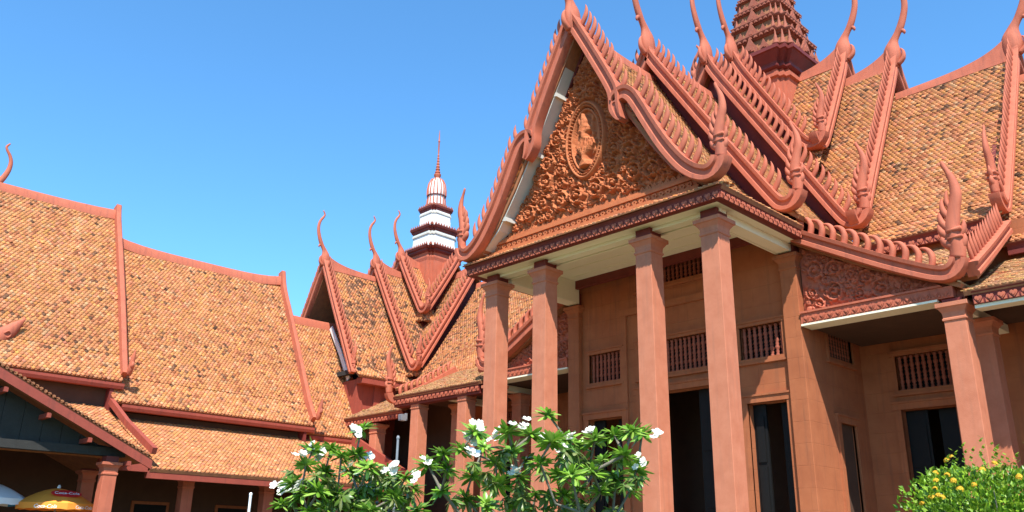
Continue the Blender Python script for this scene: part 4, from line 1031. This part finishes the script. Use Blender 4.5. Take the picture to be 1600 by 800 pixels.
def frangipani(label, base, pts, flowers, seed, old):
    rr = random.Random(seed); t = thing('frangipani_tree', label, 'tree', (base.x, base.y, 0), 'frangipani trees in the court')
    nodes = [(Vector((base.x, base.y, 0)), None, 0)]
    fork = Vector((base.x, base.y, .75)); nodes.append((fork, 0, 1))
    P = sorted(pts, key=lambda p: (p-fork).length)
    tips = []
    for p in P:
        best = None
        for i, (q, par, lv) in enumerate(nodes):
            if i == 0: continue
            d = (p-q).length; dz = p.z-q.z
            cost = d + max(0, .15-dz)*4 + .05*lv
            if q in tips: cost += .25
            if best is None or cost < best[0]: best = (cost, i)
        i = best[1]; q = nodes[i][0]; d = p-q
        steps = max(1, int(d.length/.28)); prev = i
        for k in range(1, steps):
            f = k/steps; bow = Vector((rr.uniform(-1, 1), rr.uniform(-1, 1), rr.uniform(-1, .3)))*.07
            nodes.append((q+d*f+Vector((0, 0, -.16*d.length*math.sin(math.pi*f)))+bow, prev, nodes[prev][2]+1)); prev = len(nodes)-1
        nodes.append((p, prev, nodes[prev][2]+1)); tips.append(p)
    kids = [0]*len(nodes)
    for i in range(len(nodes)-1, 0, -1): kids[nodes[i][1]] += max(1, kids[i])
    m = MB()
    for i in range(1, len(nodes)):
        a, b = nodes[nodes[i][1]][0], nodes[i][0]; ra = .0105+.008*math.sqrt(max(1, kids[nodes[i][1]])-.9); rb = .0105+.008*math.sqrt(max(1, kids[i])-.9)
        if i == 1: ra = max(ra, .085)
        m.tube([a, a.lerp(b, .5), b], [min(ra, rb*1.5), (min(ra, rb*1.5)+rb)/2, rb], 6)
    tr = m.build('trunk', 'bark', t, True, angle=80)
    for i, p in enumerate(pts):
        o = link('leaf_whorl', rr.choice(ROSE), t, p, rr.uniform(0, 6.28), rr.uniform(.85, 1.15)); o.rotation_euler = (rr.uniform(-.45, .45), rr.uniform(-.45, .45), rr.uniform(0, 6.28))
    for p in old:
        o = link('leaf_whorl', rr.choice(OLDW), t, p, 0, rr.uniform(.7, 1.05)); o.rotation_euler = (rr.uniform(-.7, .7), rr.uniform(-.7, .7), rr.uniform(0, 6.28))
    for p in flowers:
        o = link('flower_cluster', rr.choice(FLOW), t, p, rr.uniform(0, 6.28), rr.uniform(1.0, 1.4), kind='stuff'); o.rotation_euler = (rr.uniform(.2, 1.1), rr.uniform(-.6, .6), rr.uniform(.2, 1.4))
    return t
def near(px, d0, spread, seed):
    r_ = random.Random(seed); return [at_depth(x+r_.uniform(-3, 3), y+r_.uniform(-3, 3), d0+r_.uniform(-spread, spread)) for x, y in px]
A_px = [(858, 645), (745, 675), (792, 672), (833, 678), (720, 705), (755, 700), (690, 712), (668, 722), (700, 735), (775, 722), (803, 705), (862, 690), (885, 688), (905, 692), (932, 688), (958, 676), (985, 672), (1003, 676), (843, 722), (812, 742), (740, 742), (777, 758), (872, 740), (893, 742), (945, 718), (975, 712), (995, 730), (925, 735), (905, 760), (962, 748), (835, 775), (725, 775), (800, 790), (760, 790), (880, 775), (938, 770), (985, 765), (690, 770)]
A_fl = [(742, 668), (733, 690), (776, 692), (810, 668), (895, 693), (870, 706), (1024, 686), (1004, 726), (664, 724), (735, 716), (800, 742), (812, 745), (920, 684), (840, 690)]
rr_ = random.Random(3)
A_old = [(rr_.uniform(700, 1000), rr_.uniform(700, 800)) for _ in range(46)]
frangipani('wide frangipani tree in front of the portico columns, white blossoms on many forks', at_depth(848, 800, 10.4), near(A_px, 10.2, .7, 1), near(A_fl, 9.9, .5, 2), 5, near(A_old, 10.3, .7, 9))
B_px = [(566, 672), (492, 705), (515, 700), (535, 712), (480, 728), (505, 735), (555, 712), (590, 745), (545, 740), (575, 728), (612, 742), (632, 745), (645, 762), (455, 755), (470, 770), (500, 765), (530, 770), (560, 770), (590, 775), (620, 775), (440, 785), (480, 795), (510, 795), (545, 795), (580, 798), (630, 795), (650, 795), (605, 760)]
B_fl = [(552, 675), (488, 712), (467, 720), (495, 716), (545, 735), (612, 742), (437, 768), (462, 770), (583, 720), (650, 752), (570, 772)]
B_old = [(rr_.uniform(450, 650), rr_.uniform(730, 810)) for _ in range(44)]
frangipani('rounder frangipani tree beside the thin grey pole, white blossoms on its left side', at_depth(545, 800, 11.2), near(B_px, 11.0, .6, 4), near(B_fl, 10.7, .5, 6), 11, near(B_old, 11.1, .6, 8))

# flowering hedge bush in the near corner
bc = at_depth(1572, 812, 7.2)
bush = thing('flowering_bush', 'round bright green bush with small yellow flowers beside the aisle column', 'bush', (bc.x, bc.y, 0))
m = MB()
for k in range(26):
    a = k*2.4; rr2 = random.uniform(.1, .75); h = random.uniform(1.3, 2.15)
    m.tube([(bc.x+.08*math.cos(a), bc.y+.08*math.sin(a), 0), (bc.x+rr2*.5*math.cos(a), bc.y+rr2*.5*math.sin(a), h*.5), (bc.x+rr2*math.cos(a), bc.y+rr2*math.sin(a), h)], [.018, .012, .004], 5)
m.build('stem', 'bark', bush, True)
N = 15000; vs = []; fs = []; cs = []
GC = [(.16, .30, .014), (.23, .38, .02), (.10, .21, .012), (.28, .42, .03)]
bumps = [(random.uniform(0, 6.28), random.uniform(-.1, 1.1), random.uniform(.05, .16)) for _ in range(26)]
for k in range(N):
    az = random.uniform(0, 6.28); el = math.asin(random.uniform(-.35, 1)); rad = .80*(random.random()**.30)
    for ba, be, bh in bumps:
        da = (az-ba+math.pi) % (2*math.pi)-math.pi; rad *= 1+bh*math.exp(-(da*da*math.cos(el)**2+(el-be)**2)/.05)
    p = Vector((bc.x+rad*1.02*math.cos(az)*math.cos(el), bc.y+rad*1.02*math.sin(az)*math.cos(el), 1.56+rad*.98*math.sin(el)))
    d = Vector((math.cos(az)*math.cos(el)+random.gauss(0, .6), math.sin(az)*math.cos(el)+random.gauss(0, .6), math.sin(el)+.5+random.gauss(0, .5))).normalized()
    s = d.orthogonal().normalized(); s = Matrix.Rotation(random.uniform(0, 6.28), 3, d) @ s; n_ = d.cross(s); L = random.uniform(.035, .06); w = L*.32; b = len(vs)
    vs += [p, p+d*L*.45+s*w+n_*.008, p+d*L*.5, p+d*L*.45-s*w+n_*.008, p+d*L-n_*.006]; fs += [(b, b+1, b+2), (b, b+2, b+3), (b+1, b+4, b+2), (b+2, b+4, b+3)]
    c = random.choice(GC); f = random.uniform(.7, 1.25); cs += [(c[0]*f, c[1]*f, c[2]*f, 1)]*5
for k in range(34):                                  # upright shoots breaking the outline
    az = random.uniform(0, 6.28); q = random.uniform(.1, .75); x, y = bc.x+q*math.cos(az), bc.y+q*math.sin(az); z0 = 1.58+.8*math.sqrt(max(0, 1-q*q/.75)); hh = random.uniform(.08, .3)
    for j in range(int(hh/.02)):
        p = Vector((x+.01*math.sin(j), y+.01*math.cos(j), z0+j*.02)); a = j*2.2
        d = Vector((math.cos(a), math.sin(a), .7)).normalized(); s = Vector((-math.sin(a), math.cos(a), 0)); L = .045; w = .015; b = len(vs)
        vs += [p, p+d*L*.45+s*w, p+d*L*.5, p+d*L*.45-s*w, p+d*L]; fs += [(b, b+1, b+2), (b, b+2, b+3), (b+1, b+4, b+2), (b+2, b+4, b+3)]
        c = random.choice(GC); cs += [(c[0], c[1], c[2], 1)]*5
me = bpy.data.meshes.new('foliage'); o3 = Vector((bc.x, bc.y, 0)); me.from_pydata([tuple(v-o3) for v in vs], [], fs)
ca = me.color_attributes.new('Col', 'FLOAT_COLOR', 'POINT'); ca.data.foreach_set('color', np.array(cs).ravel()); me.materials.append(MAT['bleaf'])
link('foliage', me, bush, (bc.x, bc.y, 0), kind='stuff')
yf = MB()
for k in range(22):
    e_ = math.asin(random.uniform(.0, 1)); a_ = k*2.4; nn = Vector((math.cos(a_)*math.cos(e_), math.sin(a_)*math.cos(e_), math.sin(e_))); c = nn*.026
    t1 = nn.orthogonal().normalized(); t2 = nn.cross(t1)
    for j in range(4):
        a = j*math.pi/2+k; d = t1*math.cos(a)+t2*math.sin(a); s_ = nn.cross(d); yf.add([c, c+d*.006+s_*.005, c+d*.013+nn*.002, c+d*.006-s_*.005], [(0, 1, 2, 3)])
YF = yf.mesh('flower_cluster', 'yellow')
for x, y in [(1487, 714), (1480, 720), (1462, 740), (1463, 752), (1461, 764), (1480, 743), (1490, 752), (1466, 775), (1456, 778), (1441, 788), (1522, 758), (1554, 725), (1593, 746), (1472, 778), (1535, 735), (1500, 765)]:
    d = ray(x, y); q = EYE - Vector((bc.x, bc.y, 1.56))
    a_, b_, c_ = d.dot(d), 2*q.dot(d), q.dot(q)-.90**2; disc = b_*b_-4*a_*c_
    tt = (-b_-math.sqrt(max(0, disc)))/(2*a_)
    o = link('flower_cluster', YF, bush, EYE+d*tt, 0, random.uniform(.7, 1.0)); o.rotation_euler = (random.uniform(-.3, .9), random.uniform(-.4, .4), random.uniform(-.8, .8))
